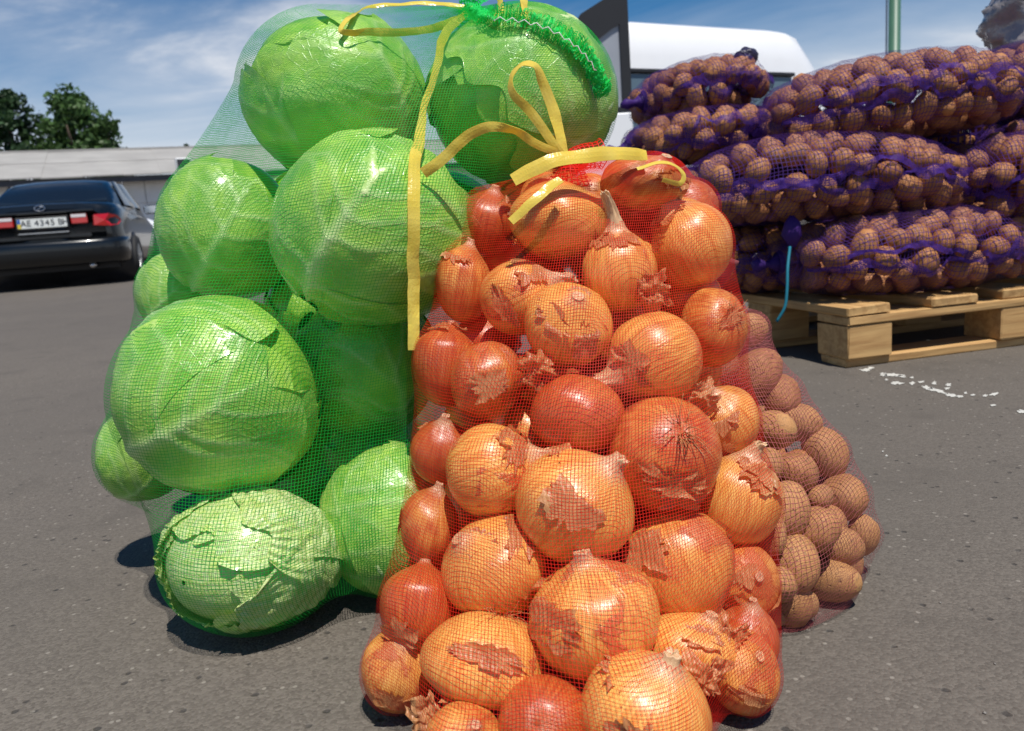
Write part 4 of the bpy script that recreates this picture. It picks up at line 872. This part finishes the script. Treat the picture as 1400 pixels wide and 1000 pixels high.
for i in CAB: i['rx'] *= 0.975; i['ry'] *= 0.975
relax(CAB)
def cabbage(it, k):
    r = np.random.default_rng(100 + k); Rl = frame_from(-np.array(it['stem'], float)); Bm = CB @ np.diag(it['R']) @ Rl
    cd = Rl.T @ np.array([0, 0, 1.0]); ph0 = math.atan2(cd[1], cd[0])
    nu, nv = 26, 40; uu, vv = np.meshgrid(np.linspace(0.03, np.pi - 0.03, nu), np.linspace(0, 2 * np.pi, nv, endpoint=False), indexing='ij')
    sp = np.stack([np.sin(uu) * np.cos(vv), np.sin(uu) * np.sin(vv), np.cos(uu)], -1).reshape(-1, 3)
    q = sp * ((0.945 + 0.015 * fbm(sp * 2 + k, 2, k)) * (1 + 0.075 * fbm(sp * 1.25 + k * 5, 2, k + 50)))[:, None]
    me = mesh('cabbage', q @ Bm.T, np.concatenate([grid_faces(nu, nv, True)])); vattr(me, 'lc', q); fattr(me, 'vein', np.zeros(len(q)))
    o = link('cabbage', me, M['cabbage'], None, it['c']); o.color = (it['pale'], 0, 0, 1)
    nl = 7 if it['lab'] else 3
    for L in range(nl):
        top = nl - 1 - L                                 # L = 0 outermost
        ph = ph0 + it['az'] + (L * 2.39996 if L else 0) + 0.2 * r.normal(); Ln = 2.15 + 0.25 * r.random() - (0.25 if L == 0 else 0); Wm = 1.15 + 0.2 * r.random()
        ns, nw = ((70, 72) if L < 3 else (26, 28)) if it['lab'] else (16, 16)
        s, w = np.meshgrid(np.linspace(0, 1, ns), np.linspace(-1, 1, nw), indexing='ij')
        edge = 1 + 0.045 * fbm(np.stack([s * 3.2, np.sign(w) * 3 + 0 * s, 0 * s + L + k], -1), 3, k) * (np.abs(w) > 0.4)
        Ws = Wm * np.sqrt(np.clip(1 - ((s - 0.48) / 0.56) ** 2, 0.03, 1)) * edge
        x = w * Ws; al = 0.12 + s * Ln * (1 + 0.04 * np.sin(w * 5 + k))
        az = ph + x / np.maximum(np.sin(al), 0.42)
        mid = np.exp(-(x / (0.085 * (1.2 - s))) ** 2) * np.clip(1.15 - s, 0, 1); side = np.zeros_like(s)
        for b in range(5):
            sb = 0.05 + 0.165 * b + 0.035 * r.normal()
            for sg in (-1, 1):
                ax_ = np.abs(x); curve = sb + 0.03 * r.normal() + (0.42 + 0.05 * r.normal()) * ax_ - 0.10 * ax_ ** 2 + 0.02 * np.sin(ax_ * 9 + b)
                m = (np.sign(x) == sg) & (s < 0.98); side = np.maximum(side, m * np.exp(-((s - curve) / (0.019 - 0.006 * ax_)) ** 2) * np.exp(-ax_ * 0.5))
                c2 = curve + (ax_ - 0.35) * 0.55
                side = np.maximum(side, m * (ax_ > 0.35) * np.exp(-((s - c2) / 0.012) ** 2) * 0.7 * np.exp(-ax_ * 0.5))
        d3 = np.stack([np.sin(al) * np.cos(az), np.sin(al) * np.sin(az), -np.cos(al)], -1)
        cr = it['frill']
        puck = 0.011 * cr * fbm(d3 * 3.2 + k * 3 + L, 3, k + L) + 0.006 * cr * fbm(d3 * 9 + k, 2, k + 3)
        fold = 0.022 * cr * np.abs(fbm(d3 * 2.3 + 7 * k + L, 2, k + 31)) 
        lift = (0.014 + 0.03 * cr * np.clip(fbm(np.stack([s * 2.3, w * 0.8, 0 * s + L * 3 + k], -1), 2, k + 7) + 0.15, 0, 1)) * (np.abs(w) ** 7 + s ** 9)
        if cr > 2: puck = puck + 0.010 * np.sin(s * 60 + 6 * np.sin(w * 3) + 5 * fbm(d3 * 4, 2, 5)) * (s > 0.5) + 0.02 * np.sin(w * 40 + s * 9) * np.clip((s - 0.72) * 4, 0, 1)
        R_ = 0.972 + 0.0095 * top + 0.030 * mid + 0.011 * side + puck - fold + lift
        R_ = R_ * (1 + 0.075 * fbm(d3 * 1.25 + k * 5, 2, k + 50))
        q = (d3 * R_[..., None]).reshape(-1, 3)
        me = mesh('leaf', q @ Bm.T, grid_faces(ns, nw)); vattr(me, 'lc', q); fattr(me, 'vein', np.clip(mid + 0.55 * side * (0.55 + 0.9 * vnoise(d3 * 2.5 + k, 3)), 0, 1).ravel())
        lf = link('leaf', me, M['cabbage'], o); lf.color = (min(1, it['pale'] + 0.12 * r.random() + 0.03 * (L == 0)), 0, 0, 1)
    if it['lab']: tag(o, it['lab'], 'cabbage', 'cabbages in the green net bag')
    else: tag(o, 'cabbage deep in the green net bag behind the front row', 'cabbage', 'cabbages hidden at the back of the green bag')
    return o
for k, it in enumerate(CAB): cabbage(it, k)
obs = [ellM(i['c'], i['R'] * 1.04 + 0.002) for i in CAB]
top = P(642, 10, 1.01); ax = catmull([(-0.235, 0.93, 0.003), (-0.24, 0.98, 0.15), (-0.20, 1.03, 0.34), (-0.11, 1.08, 0.55), top - np.array([0.0, -0.01, 0.05]), top], 18)
Pg = membrane(ax, obs, 150, 0.10, 0.014, 420)
cbag = net('net_bag', Pg, 0.0034, 0.00045, M['green_net'], None, 0.8, 11)
tag(cbag, 'tall green net bag full of cabbages, tied with yellow ribbon', 'net bag')
def front_d(u, v, items, sc_=1.05):
    k = CB.T @ ray(u, v); best = 9.0
    for i in items:
        o = -(CB.T @ (i['c'] - CC)); R_ = i['R'] * sc_ + 0.002; kk, oo = k / R_, o / R_; A, B, C_ = kk @ kk, kk @ oo, oo @ oo - 1; q = B * B - A * C_
        if q > 0: best = min(best, (-B - math.sqrt(q)) / A)
    return best
def rib(name, pts, w, mat, parent, twist=0.0, n=10, curl=0.05):
    w = np.asarray(w) * 0.84
    pts = [(u, v, min(d, front_d(u, v, RIB_OVER) - 0.007)) for u, v, d in pts]
    vv, ff = strip([P(*p) for p in pts], w, None, twist, n, 0.0005, curl); return mk(name, vv, ff, mat, parent, smooth=False)
RIB_OVER = CAB
rib('ribbon_strand', [(642, 12, 0.985), (626, 28, 0.95), (607, 50, 0.925), (595, 100, 0.885), (580, 150, 0.845), (572, 195, 0.815), (567, 225, 0.795), (566, 300, 0.785), (566, 390, 0.785), (565, 478, 0.787)], [0.008, 0.011, 0.013, 0.010, 0.009, 0.014, 0.015, 0.014, 0.0145, 0.013], M['ribbon'], cbag, [0.3, 0.2, 0.4, 0.9, 0.6, 0.1, 0.5, 0.1, 0.25, 0.1])
rib('ribbon_loop', [(648, 12, 0.985), (612, 33, 0.945), (575, 41, 0.93), (520, 44, 0.925), (478, 46, 0.93), (466, 40, 0.935), (480, 22, 0.95), (505, 10, 0.965), (560, 4, 0.975), (610, 6, 0.985), (646, 12, 0.99)], [0.009, 0.012, 0.010, 0.011, 0.008, 0.007, 0.008, 0.008, 0.008, 0.009, 0.009], M['ribbon'], cbag, [0.2, 0.5, 0.5, 0.6, 0.9, 0.5, 0.3, 0.4, 0.6, 0.5, 0.3])
rib('ribbon_loop', [(672, 26, 0.985), (684, 10, 0.975), (680, -25, 0.97), (698, -62, 0.97), (716, -25, 0.97), (717, 5, 0.975), (719, 26, 0.985)], 0.011, M['ribbon'], cbag, [0.2, 1.0, 0.5, 0.2, 0.5, 0.6, 0.3])
for nm, mt, amp, rad, nz_ in (('net_hem', M['green_hem'], 0.010, 0.0045, 170),):
    pth = catmull([P(u, v, d) for u, v, d in [(a_, b_, min(c_, front_d(a_, b_, CAB) - 0.006)) for a_, b_, c_ in ((640, 14, 0.985), (665, 22, 0.965), (703, 25, 0.955), (742, 35, 0.950), (776, 54, 0.950), (801, 78, 0.955), (817, 106, 0.965), (826, 132, 0.98))]], 24); m = len(pth)
    t_ = np.arange(m); o1 = pth + amp * 0.5 * (np.sin(t_ * 1.7)[:, None] * CU + np.cos(t_ * 2.3)[:, None] * CR * 0.4)
    o2 = catmull(o1, 2); mm = len(o2); T_ = norm(np.gradient(catmull(pth, 2), axis=0)); S_ = norm(np.cross(T_, -CF)); qq = np.linspace(-1, 1, 8)
    wv_ = 0.0075 + 0.004 * fbm(np.stack([np.arange(mm) * 0.09, 0 * np.arange(mm), 0 * np.arange(mm)], -1), 2, 4)
    Q = o2[:, None] + S_[:, None] * (qq[None, :, None] * wv_[:, None, None]) + (-CF) * (0.0045 * np.sin(np.arange(mm)[:, None] * 0.8 + qq[None] * 2.0)[..., None] + 0.003)
    hm = lattice(nm, Q, 0.0013, mt, cbag)
    zz = []
    for q in range(20, m - 30, 5): zz.append(pth[q] - CF * 0.009 - CU * (0.004 if (q // 5) % 2 else 0.0085) + CR * 0.002)
    vv, ff = tube(np.array(zz), 0.00065, 5); mk('stitching', vv, ff, M['white_thread'], hm)
kp = [top - np.array([0, 0, 0.02]), top, top + np.array([0.004, 0, 0.012]), top + np.array([0.012, 0, 0.03])]
vv, ff = tube(catmull(kp, 5), np.interp(np.linspace(0, 1, 16), [0, 0.35, 0.6, 1], [0.02, 0.012, 0.016, 0.03]), 20, False); vv = np.array(vv) + 0.004 * np.stack([fbm(np.array(vv) * 90 + q, 2, q) for q in (1, 2, 3)], 1)
lattice('gathered_neck', np.array(vv).reshape(-1, 20, 3), 0.0016, M['green_hem'], cbag)

# ------------------------------------------------------------------ onions
def dpri(u, v):
    uc = np.interp(v, [230, 500, 1000], [830, 800, 785]); hw = np.interp(v, [230, 400, 600, 800, 1000], [150, 210, 232, 262, 280])
    d0 = np.interp(v, [230, 600, 1000], [0.815, 0.69, 0.585]); q = min(abs(u - uc) / hw, 0.98); return d0 + 0.115 * (1 - math.sqrt(1 - q * q))
ON = [dict(u=a[0], v=a[1], rx=a[2], ry=a[3], ax=a[4], neck=a[5], red=a[6], patch=a[7], fl=a[8], tuft=a[9], dd=a[10], lab=a[11]) for a in [
    (765, 302, 66, 50, (0.85, 0.40, 0.2), 0.15, 0.25, 0.35, 1, 0, 0.0, 'copper onion lying on its side under the white ribbon end'),
    (866, 284, 46, 42, (0.1, 0.6, 0.5), 0.15, 0.95, 0.3, 0, 0, 0.035, 'shaded red-brown onion right of the one under the white ribbon end'),
    (880, 250, 56, 36, (0.3, 0.5, 0.5), 0.1, 0.55, 0.5, 0, 0, 0.02, 'flat-lying onion at the very top of the bag below the yellow ribbon loop'),
    (944, 338, 52, 56, (-0.50, 0.82, 0.2), 0.40, 0.05, 0.15, 0, 0, 0.0, 'bright golden onion at the top right edge, neck pointing up left'),
    (668, 304, 38, 44, (0.2, 0.8, 0.3), 0.15, 0.85, 0.5, 0, 0, 0.02, 'reddish onion on the top left shoulder of the bag'),
    (634, 388, 35, 52, (0.25, 0.95, 0.1), 0.15, 0.55, 0.3, 0, 0, 0.0, 'narrow upright copper onion on the left edge below the shoulder'),
    (708, 408, 50, 48, (0.75, 0.35, 0.2), 0.35, 0.35, 0.45, 1, 0, 0.0, 'golden onion with a rusty lower half below the ribbon-covered one'),
    (777, 444, 56, 55, (0.15, 0.55, 0.75), 0.05, 0.25, 0.45, 1, 0, -0.012, 'round shiny golden onion with torn skin in the upper middle of the bag'),
    (846, 374, 47, 52, (-0.10, 1.0, 0.15), 0.75, 0.25, 0.35, 1, 0, 0.0, 'onion with a long upright papery neck near the top middle'),
    (896, 490, 60, 60, (-0.85, -0.42, 0.25), 0.75, 0.40, 0.35, 1, 0, -0.01, 'onion with a pale pointed neck aimed lower left, right of centre'),
    (975, 448, 42, 50, (-0.3, -0.2, -0.8), 0.1, 0.55, 0.5, 1, 1, 0.0, 'onion with a dark fibrous root disc at the upper right edge'),
    (611, 498, 42, 57, (0.15, 0.95, -0.1), 0.15, 0.75, 0.3, 0, 0, 0.0, 'tall smooth red-brown onion on the left edge next to the dark cabbage'),
    (667, 522, 47, 53, (0.3, -0.9, 0.2), 0.2, 0.70, 0.75, 1, 0, 0.0, 'rough-skinned rusty onion left of the middle'),
    (789, 567, 61, 51, (0.5, 0.4, -0.6), 0.1, 0.80, 0.35, 0, 0, 0.0, 'smooth orange-red onion in the very middle of the bag'),
    (990, 577, 44, 48, (-0.45, 0.75, 0.35), 0.10, 0.30, 0.2, 1, 0, 0.0, 'onion with an opened dark crown on the right edge'),
    (907, 622, 72, 73, (-0.15, -0.50, -0.80), 0.1, 0.70, 0.5, 1, 1, -0.008, 'big red onion turned with its root disc to the viewer, right of centre'),
    (604, 618, 38, 43, (0.1, 0.8, 0.3), 0.15, 0.90, 0.4, 0, 0, 0.01, 'small red onion on the left edge beside the grey gap'),
    (670, 645, 58, 58, (0.92, 0.30, 0.15), 0.40, 0.20, 0.55, 1, 0, -0.005, 'pale golden onion with its neck to the right and rusty underside'),
    (787, 692, 75, 74, (0.55, 0.70, 0.35), 0.20, 0.08, 0.2, 1, 0, -0.015, 'large bright golden onion in the centre with a torn crown'),
    (1005, 686, 57, 58, (0.25, 0.95, 0.15), 0.25, 0.02, 0.1, 0, 0, 0.0, 'clean yellow onion on the right edge with a stubby upright neck'),
    (588, 720, 37, 52, (0.3, 0.9, 0.1), 0.15, 0.60, 0.45, 0, 0, 0.01, 'narrow onion with a pale stripe on the left edge, lower half'),
    (676, 774, 70, 66, (-0.60, 0.60, 0.45), 0.05, 0.35, 0.35, 0, 0, -0.01, 'glossy golden onion with an orange lower side, lower left'),
    (574, 829, 51, 60, (0.1, 0.9, -0.3), 0.1, 0.85, 0.2, 0, 0, 0.0, 'plain smooth red onion on the lower left edge'),
    (925, 770, 70, 72, (0.45, -0.85, 0.2), 0.60, 0.45, 0.55, 1, 0, 0.0, 'onion with a red cap and its papery neck hanging down, lower right'),
    (1020, 795, 40, 47, (0.1, 0.3, 0.8), 0.15, 0.60, 0.75, 2, 0, 0.0, 'ragged flaking onion on the lower right edge'),
    (813, 842, 82, 81, (-0.20, 0.95, 0.15), 0.20, 0.35, 0.55, 1, 0, -0.015, 'largest onion, half rusty and half golden, in the lower middle'),
    (663, 908, 80, 67, (-0.25, -0.85, 0.1), 0.1, 0.25, 0.35, 1, 1, -0.005, 'wide golden onion with wispy roots on top, bottom left'),
    (945, 886, 62, 48, (0.3, 0.8, 0.2), 0.15, 0.15, 0.3, 1, 0, 0.02, 'golden onion mostly covered by a hanging neck and skins, bottom right'),
    (547, 935, 46, 52, (0.25, 0.85, 0.4), 0.15, 0.45, 0.55, 1, 1, 0.01, 'ragged onion with a dark crown in the bottom left corner of the bag'),
    (745, 988, 61, 56, (0.2, -0.3, -0.8), 0.1, 0.85, 0.15, 0, 0, 0.0, 'shiny red onion at the bottom edge left of the big golden one'),
    (880, 985, 84, 80, (0.30, 0.85, 0.25), 0.15, 0.12, 0.25, 2, 0, -0.01, 'big golden onion at the bottom edge under a collar of skins'),
    (633, 1012, 50, 46, (0.3, 0.6, 0.5), 0.1, 0.55, 0.3, 0, 0, 0.0, 'orange onion cut off by the bottom picture edge at the left'),
    (1018, 985, 44, 52, (0.2, 0.5, 0.6), 0.15, 0.55, 0.8, 2, 0, 0.0, 'flaky onion in the bottom right corner of the bag'),
    (1022, 880, 38, 48, (0.1, 0.8, 0.2), 0.15, 0.90, 0.6, 1, 0, 0.01, 'small red onion behind loose skins on the lower right edge'),
]]
for i in ON: i['d'] = dpri(i['u'], i['v']) + i['dd']; i['rx'] *= 1.09; i['ry'] *= 1.09
relax(ON, tight=0.88)
BK = []; tries = 0
while len(BK) < 62 and tries < 30000:                    # the onions behind the front layer
    tries += 1; v = rng.uniform(270, 1010); u = np.interp(v, [230, 1000], [825, 785]) + rng.uniform(-1, 1) * np.interp(v, [230, 600, 1000], [110, 180, 215])
    d = dpri(u, v) + rng.uniform(0.04, 0.16); r = rng.uniform(0.030, 0.040); c = P(u, v, d)
    if c[2] < r * 0.95: continue
    if min(np.linalg.norm(c - i['c']) - 0.80 * (r + i['R'].mean()) for i in ON + BK) < 0: continue
    BK.append(dict(u=u, v=v, c=c, R=np.array([r, r, r]), d=d, ax=rng.normal(size=3), neck=0.1, red=rng.uniform(0.2, 0.9), patch=0.4, fl=0, tuft=0, lab=None))
PROF = np.array([(0.0, -0.895), (0.09, -0.925), (0.2, -0.925), (0.5, -0.83), (0.80, -0.58), (0.965, -0.22), (1.0, 0.06), (0.94, 0.36), (0.77, 0.64), (0.55, 0.84), (0.36, 0.98)])
def onion(it, k):
    r = np.random.default_rng(300 + k); nl = it['neck']
    pr = np.vstack([PROF, [(0.22, 1.08 + 0.15 * nl), (0.155, 1.12 + 0.5 * nl), (0.135, 1.14 + 0.85 * nl), (0.12, 1.16 + nl), (0.01, 1.14 + nl)]])
    if nl <= 0.2: pr[:, 1] = np.where(pr[:, 1] > 0.3, 0.3 + (pr[:, 1] - 0.3) * (0.62 + 0.25 * r.random()), pr[:, 1])
    pr = catmull(pr, 3 if it['lab'] else 2); pr[:, 0] = np.maximum(pr[:, 0], 0.0); ns = len(pr); nth = 40 if it['lab'] else 20
    th = np.linspace(0, 2 * np.pi, nth, endpoint=False); rho = pr[:, 0][:, None] + 0 * th; h = pr[:, 1][:, None] + 0 * th
    dirs = np.stack([np.cos(th) + 0 * rho, np.sin(th) + 0 * rho, h], -1)
    rag = np.clip((h - 1.0) * 3, 0, 1)
    rho = rho * (1 + 0.075 * fbm(dirs * 1.1 + k * 7, 2, k) + 0.006 * np.sin(th * 11 + k) * (1 - np.abs(h)) + rag * 0.55 * fbm(dirs * np.array([2.5, 2.5, 5]) + k, 2, k + 1))
    h = h + rag * 0.10 * fbm(dirs * np.array([3, 3, 1]) + k, 2, k + 2) * (1 + nl)
    bx, by = 0.35 * r.normal(), 0.35 * r.normal(); bend = np.clip(h - 0.95, 0, 2) ** 2
    q = np.stack([rho * np.cos(th) + bx * bend, rho * np.sin(th) + by * bend, h], -1).reshape(-1, 3)
    Rl = frame_from(it['ax'], r.random() * 6.28); Bm = CB @ np.diag(it['R']) @ Rl
    me = mesh('onion', q @ Bm.T, grid_faces(ns, nth, True)); vattr(me, 'lc', q)
    o = link('onion', me, M['onion'], None, it['c']); o.color = (it['red'], it['patch'], 0, 1)
    if not it['lab']:
        return tag(o, 'onion glimpsed deep between the front onions of the red net bag', 'onion', 'onions deep in the red net bag')
    tag(o, it['lab'], 'onion', 'onions in the red net bag')
    camd = Rl.T @ np.array([0, 0, 1.0])
    for f_ in range(it['fl'] + 1 + k % 2):                            # loose outer skin peeling off
        a = norm(camd * 0.6 + 0.85 * r.normal(size=3) + np.array([0, 0, 0.3])); e1 = norm(np.cross(a, [0, 0, 1.0] if abs(a[2]) < 0.9 else [1.0, 0, 0])); e2 = np.cross(a, e1); n = 22
        na, nr = 44, 9; an = np.linspace(0, 2 * np.pi, na, endpoint=False); sx, sy = r.uniform(0.3, 0.8), r.uniform(0.2, 0.5)
        ra = 0.85 + 0.55 * fbm(np.stack([np.cos(an) * 2.2, np.sin(an) * 2.2 + f_ * 5, 0 * an + k], -1), 4, k) + 0.12 * r.normal(size=na)
        rr_ = np.linspace(0.02, 1, nr)[:, None]; X = rr_ * ra * np.cos(an); Y = rr_ * ra * np.sin(an); rad2 = X * X + Y * Y
        pd = norm(a + X[..., None] * sx * e1 + Y[..., None] * sy * e2)
        R_ = 1.012 + (0.03 + 0.16 * np.clip(fbm(np.stack([np.cos(an) * 1.3 + f_, np.sin(an) * 1.3, 0 * an + 3 * k], -1), 2, k + 1) + 0.1, 0, 1)) * rr_ ** 3 + 0.014 * fbm(pd * 8 + k, 2, 9)
        R_ = R_ * np.where(pd[..., 2] > 0.6, 1.0 - 0.12 * (it['neck'] <= 0.2), 1.0) * np.where(pd[..., 2] < -0.7, 0.97, 1.0)
        Q = (pd * R_[..., None]).reshape(-1, 3); F_ = grid_faces(nr, na, True); mp_ = np.arange(len(Q))
        mk('dry_skin', Q @ Bm.T, mp_[F_], M['flake'], o)
    if it['tuft']:
        mb = MB(); zb = np.array([0, 0, -0.93])
        for q_ in range(26):
            th_ = r.random() * 6.28; rr = 0.06 + 0.10 * r.random(); b0 = np.array([rr * math.cos(th_), rr * math.sin(th_), -0.90]); d_ = norm(np.array([math.cos(th_), math.sin(th_), -0.5 + 0.3 * r.normal()]) + 0.4 * r.normal(size=3)); L = 0.22 + 0.3 * r.random()
            p1 = b0 + d_ * L * 0.5 + np.array([0, 0, -0.06]); p2 = b0 + d_ * L + 0.15 * r.normal(size=3) * L + np.array([0, 0, -0.02])
            pts = catmull([b0, p1, p2], 4); vv, ff = tube(pts, np.linspace(0.011, 0.005, len(pts)), 4)
            mb.add(np.array(vv) @ Bm.T, ff)
        tag(mb.build('root_tuft', M['flake'], o, smooth=True), kind='stuff')
    return o
for k, it in enumerate(ON + BK): onion(it, k)
# loose papery skins caught between the onions
for k, (u, v, sz, dd, lab) in enumerate([
        (892, 397, 30, -0.035, 'dark crumpled onion skin wedged near the top middle of the red bag'),
        (737, 506, 33, -0.030, 'crumpled brown onion skin clump left of the bag centre'),
        (958, 545, 32, -0.030, 'shredded pale onion skin beside the opened crown on the right edge'),
        (1000, 880, 34, -0.035, 'folded red onion skin on the lower right side of the bag'),
        (960, 930, 36, -0.040, 'torn onion skin collar at the bottom right of the bag'),
        (795, 905, 26, -0.010, 'fibrous onion skin bundle in the gap above the bottom onions'),
        (590, 985, 30, -0.030, 'papery pink onion skin at the bottom left corner of the bag')]):
    r = np.random.default_rng(900 + k); d = dpri(u, v) + dd; c = P(u, v, d); s = sz / F * d; n = 26
    na, nr = 60, 16; an = np.linspace(0, 2 * np.pi, na, endpoint=False)
    ra = 0.95 + 0.7 * fbm(np.stack([np.cos(an) * 2.2, np.sin(an) * 2.2, 0 * an + k], -1), 4, k + 2) + 0.07 * r.normal(size=na); rr_ = np.linspace(0.02, 1, nr)[:, None]
    X = rr_ * ra * np.cos(an); Y = rr_ * ra * np.sin(an); p3 = np.stack([X * 1.7, Y * 1.7, 0 * X + k], -1)
    Z_ = 0.6 * fbm(p3, 3, k) + 0.45 * np.abs(fbm(p3 * 2.3, 2, k + 4)) - 0.35 * (X * X + Y * Y); L3 = np.stack([X * 1.05 + 0.25 * fbm(p3 + 5, 2, k), Y * 0.9 + 0.25 * fbm(p3 + 9, 2, k), Z_], -1)
    rot = np.array(Matrix.Rotation(r.random() * 3, 3, 'Z')); L3 = (L3 @ rot.T) * s
    o = mk('onion_skin', L3.reshape(-1, 3) @ CB.T, grid_faces(nr, na, True), M['flake'], None, c); tag(o, lab, 'onion skin', 'loose onion skins in the red bag')
obs = [ellM(i['c'], i['R'] * 1.02 + 0.0016) for i in ON + BK]
cen = np.array([i['c'] for i in ON + BK]); 
def axc(z):
    w = np.exp(-((cen[:, 2] - z) / 0.06) ** 2); return (cen * w[:, None]).sum(0) / w.sum()
top = P(776, 214, 0.80)
axp = [np.array([*axc(z)[:2], z]) for z in (0.05, 0.12, 0.2, 0.28, 0.35, 0.41)]; axp = [np.array([axp[0][0], axp[0][1], 0.003])] + axp + [0.5 * (axp[-1] + top) + np.array([0.01, 0, 0.006]), top]
ax = catmull(axp, 11)
Pg = membrane(ax, obs, 150, 0.09, 0.012, 420)
obag = net('net_bag', Pg, 0.0028, 0.00032, M['red_net'], None, 0.9, 21)
tag(obag, 'red net bag packed with onions in the foreground, tied with yellow ribbon', 'net bag')
RIB_OVER = ON + CAB
rib('ribbon_loop', [(767, 212, 0.785), (728, 158, 0.775), (702, 130, 0.77), (698, 106, 0.77), (711, 88, 0.772), (733, 90, 0.778), (745, 116, 0.785), (759, 158, 0.79), (771, 210, 0.79)], [0.010, 0.011, 0.010, 0.008, 0.012, 0.011, 0.012, 0.014, 0.011], M['ribbon'], obag, [0.3, 0.2, 0.5, 0.9, 0.8, 0.4, 0.2, 0.2, 0.4])
rib('ribbon_strand', [(762, 210, 0.785), (728, 194, 0.775), (700, 178, 0.77), (664, 174, 0.77), (626, 199, 0.775), (602, 220, 0.78), (578, 238, 0.785)], [0.009, 0.010, 0.010, 0.012, 0.013, 0.013, 0.013], M['ribbon'], obag, [0.3, 0.5, 0.8, 0.5, 0.2, 0.1, 0.2])
rib('ribbon_strand', [(700, 247, 0.735), (732, 230, 0.735), (765, 217, 0.738), (805, 212, 0.745), (845, 210, 0.755), (885, 213, 0.765)], [0.015, 0.016, 0.017, 0.017, 0.016, 0.013], M['ribbon'], obag, [0.2, 0.0, 0.25, 0.1, 0.15, 0.3])
rib('ribbon_strand', [(698, 303, 0.722), (720, 283, 0.722), (745, 262, 0.726), (768, 246, 0.735)], [0.009, 0.010, 0.011, 0.009], M['ribbon'], obag, [0.2, 0.1, 0.5, 0.3])
rib('ribbon_loop', [(870, 232, 0.775), (900, 223, 0.77), (925, 227, 0.768), (936, 240, 0.77), (930, 252, 0.776), (905, 246, 0.785)], [0.005, 0.006, 0.007, 0.006, 0.006, 0.005], M['ribbon'], obag, [0.5, 0.7, 0.9, 0.5, 0.4, 0.5])
kp = [top - np.array([0, 0, 0.03]), top - np.array([0, 0, 0.012]), top - np.array([0, 0, 0.006]), top + np.array([0.012, 0.006, -0.002]), top + np.array([0.035, 0.012, 0.0])]
vv, ff = tube(catmull(kp, 5), np.interp(np.linspace(0, 1, 21), [0, 0.4, 0.55, 1], [0.024, 0.010, 0.009, 0.015]), 22, False); vv = np.array(vv) + 0.004 * np.stack([fbm(np.array(vv) * 90 + q, 2, q) for q in (1, 2, 3)], 1)
lattice('gathered_neck', np.array(vv).reshape(-1, 22, 3), 0.0011, M['red_net'], obag)

# ------------------------------------------------------------------ potatoes become objects: those that show largest singly, the rest as one mass
W, Hh, sc = 700, 500, 0.5
zb = np.full((Hh, W), 1e9); ib = np.full((Hh, W), -1)
def splat(c, r, idn):
    u, v, d = proj(c); rp = r / d * F * sc; u *= sc; v *= sc
    x0, x1, y0, y1 = int(max(u - rp, 0)), int(min(u + rp + 2, W)), int(max(v - rp, 0)), int(min(v + rp + 2, Hh))
    if x1 <= x0 or y1 <= y0: return
    yy, xx = np.mgrid[y0:y1, x0:x1]; q = ((xx - u) ** 2 + (yy - v) ** 2) / max(rp, 0.5) ** 2
    dep = d - r * np.sqrt(np.clip(1 - q, 0, 1)); s = (q <= 1) & (dep < zb[y0:y1, x0:x1])
    zb[y0:y1, x0:x1][s] = dep[s]; ib[y0:y1, x0:x1][s] = idn
for i in CAB + ON + BK: splat(i['c'], i['R'].mean(), -2)
for k, p_ in enumerate(POT): splat(p_[0], p_[1], k)
cnt = np.bincount(ib[ib >= 0], minlength=len(POT)); order = np.argsort(-cnt)
single = [k for k in order if cnt[k] >= 6][:298]; ss = set(single)
ORD = 'first second third fourth fifth sixth seventh eighth ninth tenth eleventh twelfth thirteenth fourteenth fifteenth sixteenth seventeenth eighteenth nineteenth twentieth twenty-first twenty-second twenty-third twenty-fourth twenty-fifth twenty-sixth'.split()
PLAB = {}
for si in range(len(SACKS) + 1):                          # row by row from the top, then from the left, as seen
    ks = [k for k in single if POT[k][2] == si]; uv = {k: proj(POT[k][0]) for k in ks}; ks.sort(key=lambda k: uv[k][1]); row = 0; nm = 'pink net sack' if si == len(SACKS) else SACKS[si]['w']
    while ks:
        v0 = uv[ks[0]][1]; hgt = POT[ks[0]][1] / uv[ks[0]][2] * F * 1.35; cur = [k for k in ks if uv[k][1] < v0 + hgt]; ks = [k for k in ks if k not in cur]
        for q, k in enumerate(sorted(cur, key=lambda k: uv[k][0])): PLAB[k] = '%s potato from left in the %s row from top, %s' % (ORD[min(q, 25)], ORD[row], nm)
        row += 1
rest = MB(); q0 = np.array([0.0, 0, 0]); rv = []; rf = []; nvv = 0
lowv = [np.array([x.co[:] for x in m_.vertices]) for m_ in PLO]; lowf = [np.array([p_.vertices[:] for p_ in m_.polygons]) for m_ in PLO]
for k, (c, r, si, hi) in enumerate(POT):
    eu = rng.uniform(0, 6.28, 3)
    if k in ss:
        o = bpy.data.objects.new('potato', (PHI if hi else PLO)[k % (5 if hi else 6)]); COL.objects.link(o); o.location = c; o.scale = (r, r, r); o.rotation_euler = eu
        tag(o, PLAB[k], 'potato', 'potatoes in the ' + ('pink net sack' if hi else SACKS[si]['w']))
    else:
        Rm = np.array(Matrix.Rotation(eu[0], 3, 'X') @ Matrix.Rotation(eu[1], 3, 'Z')); j = k % 6
        rv.append((lowv[j] @ Rm.T * r + c) / 0.032); rf.append(lowf[j] + nvv); nvv += len(lowv[j])
o = mk('potato_filling', np.concatenate(rv), np.concatenate(rf), M['potato_dark']); o.scale = (0.032,) * 3
tag(o, 'mass of potatoes deep inside the net sacks', 'potatoes', kind='stuff')
print('POTATOES', len(POT), 'single', len(ss), 'onions back', len(BK), 'tris', sum(len(m_.polygons) * 2 for m_ in bpy.data.meshes))
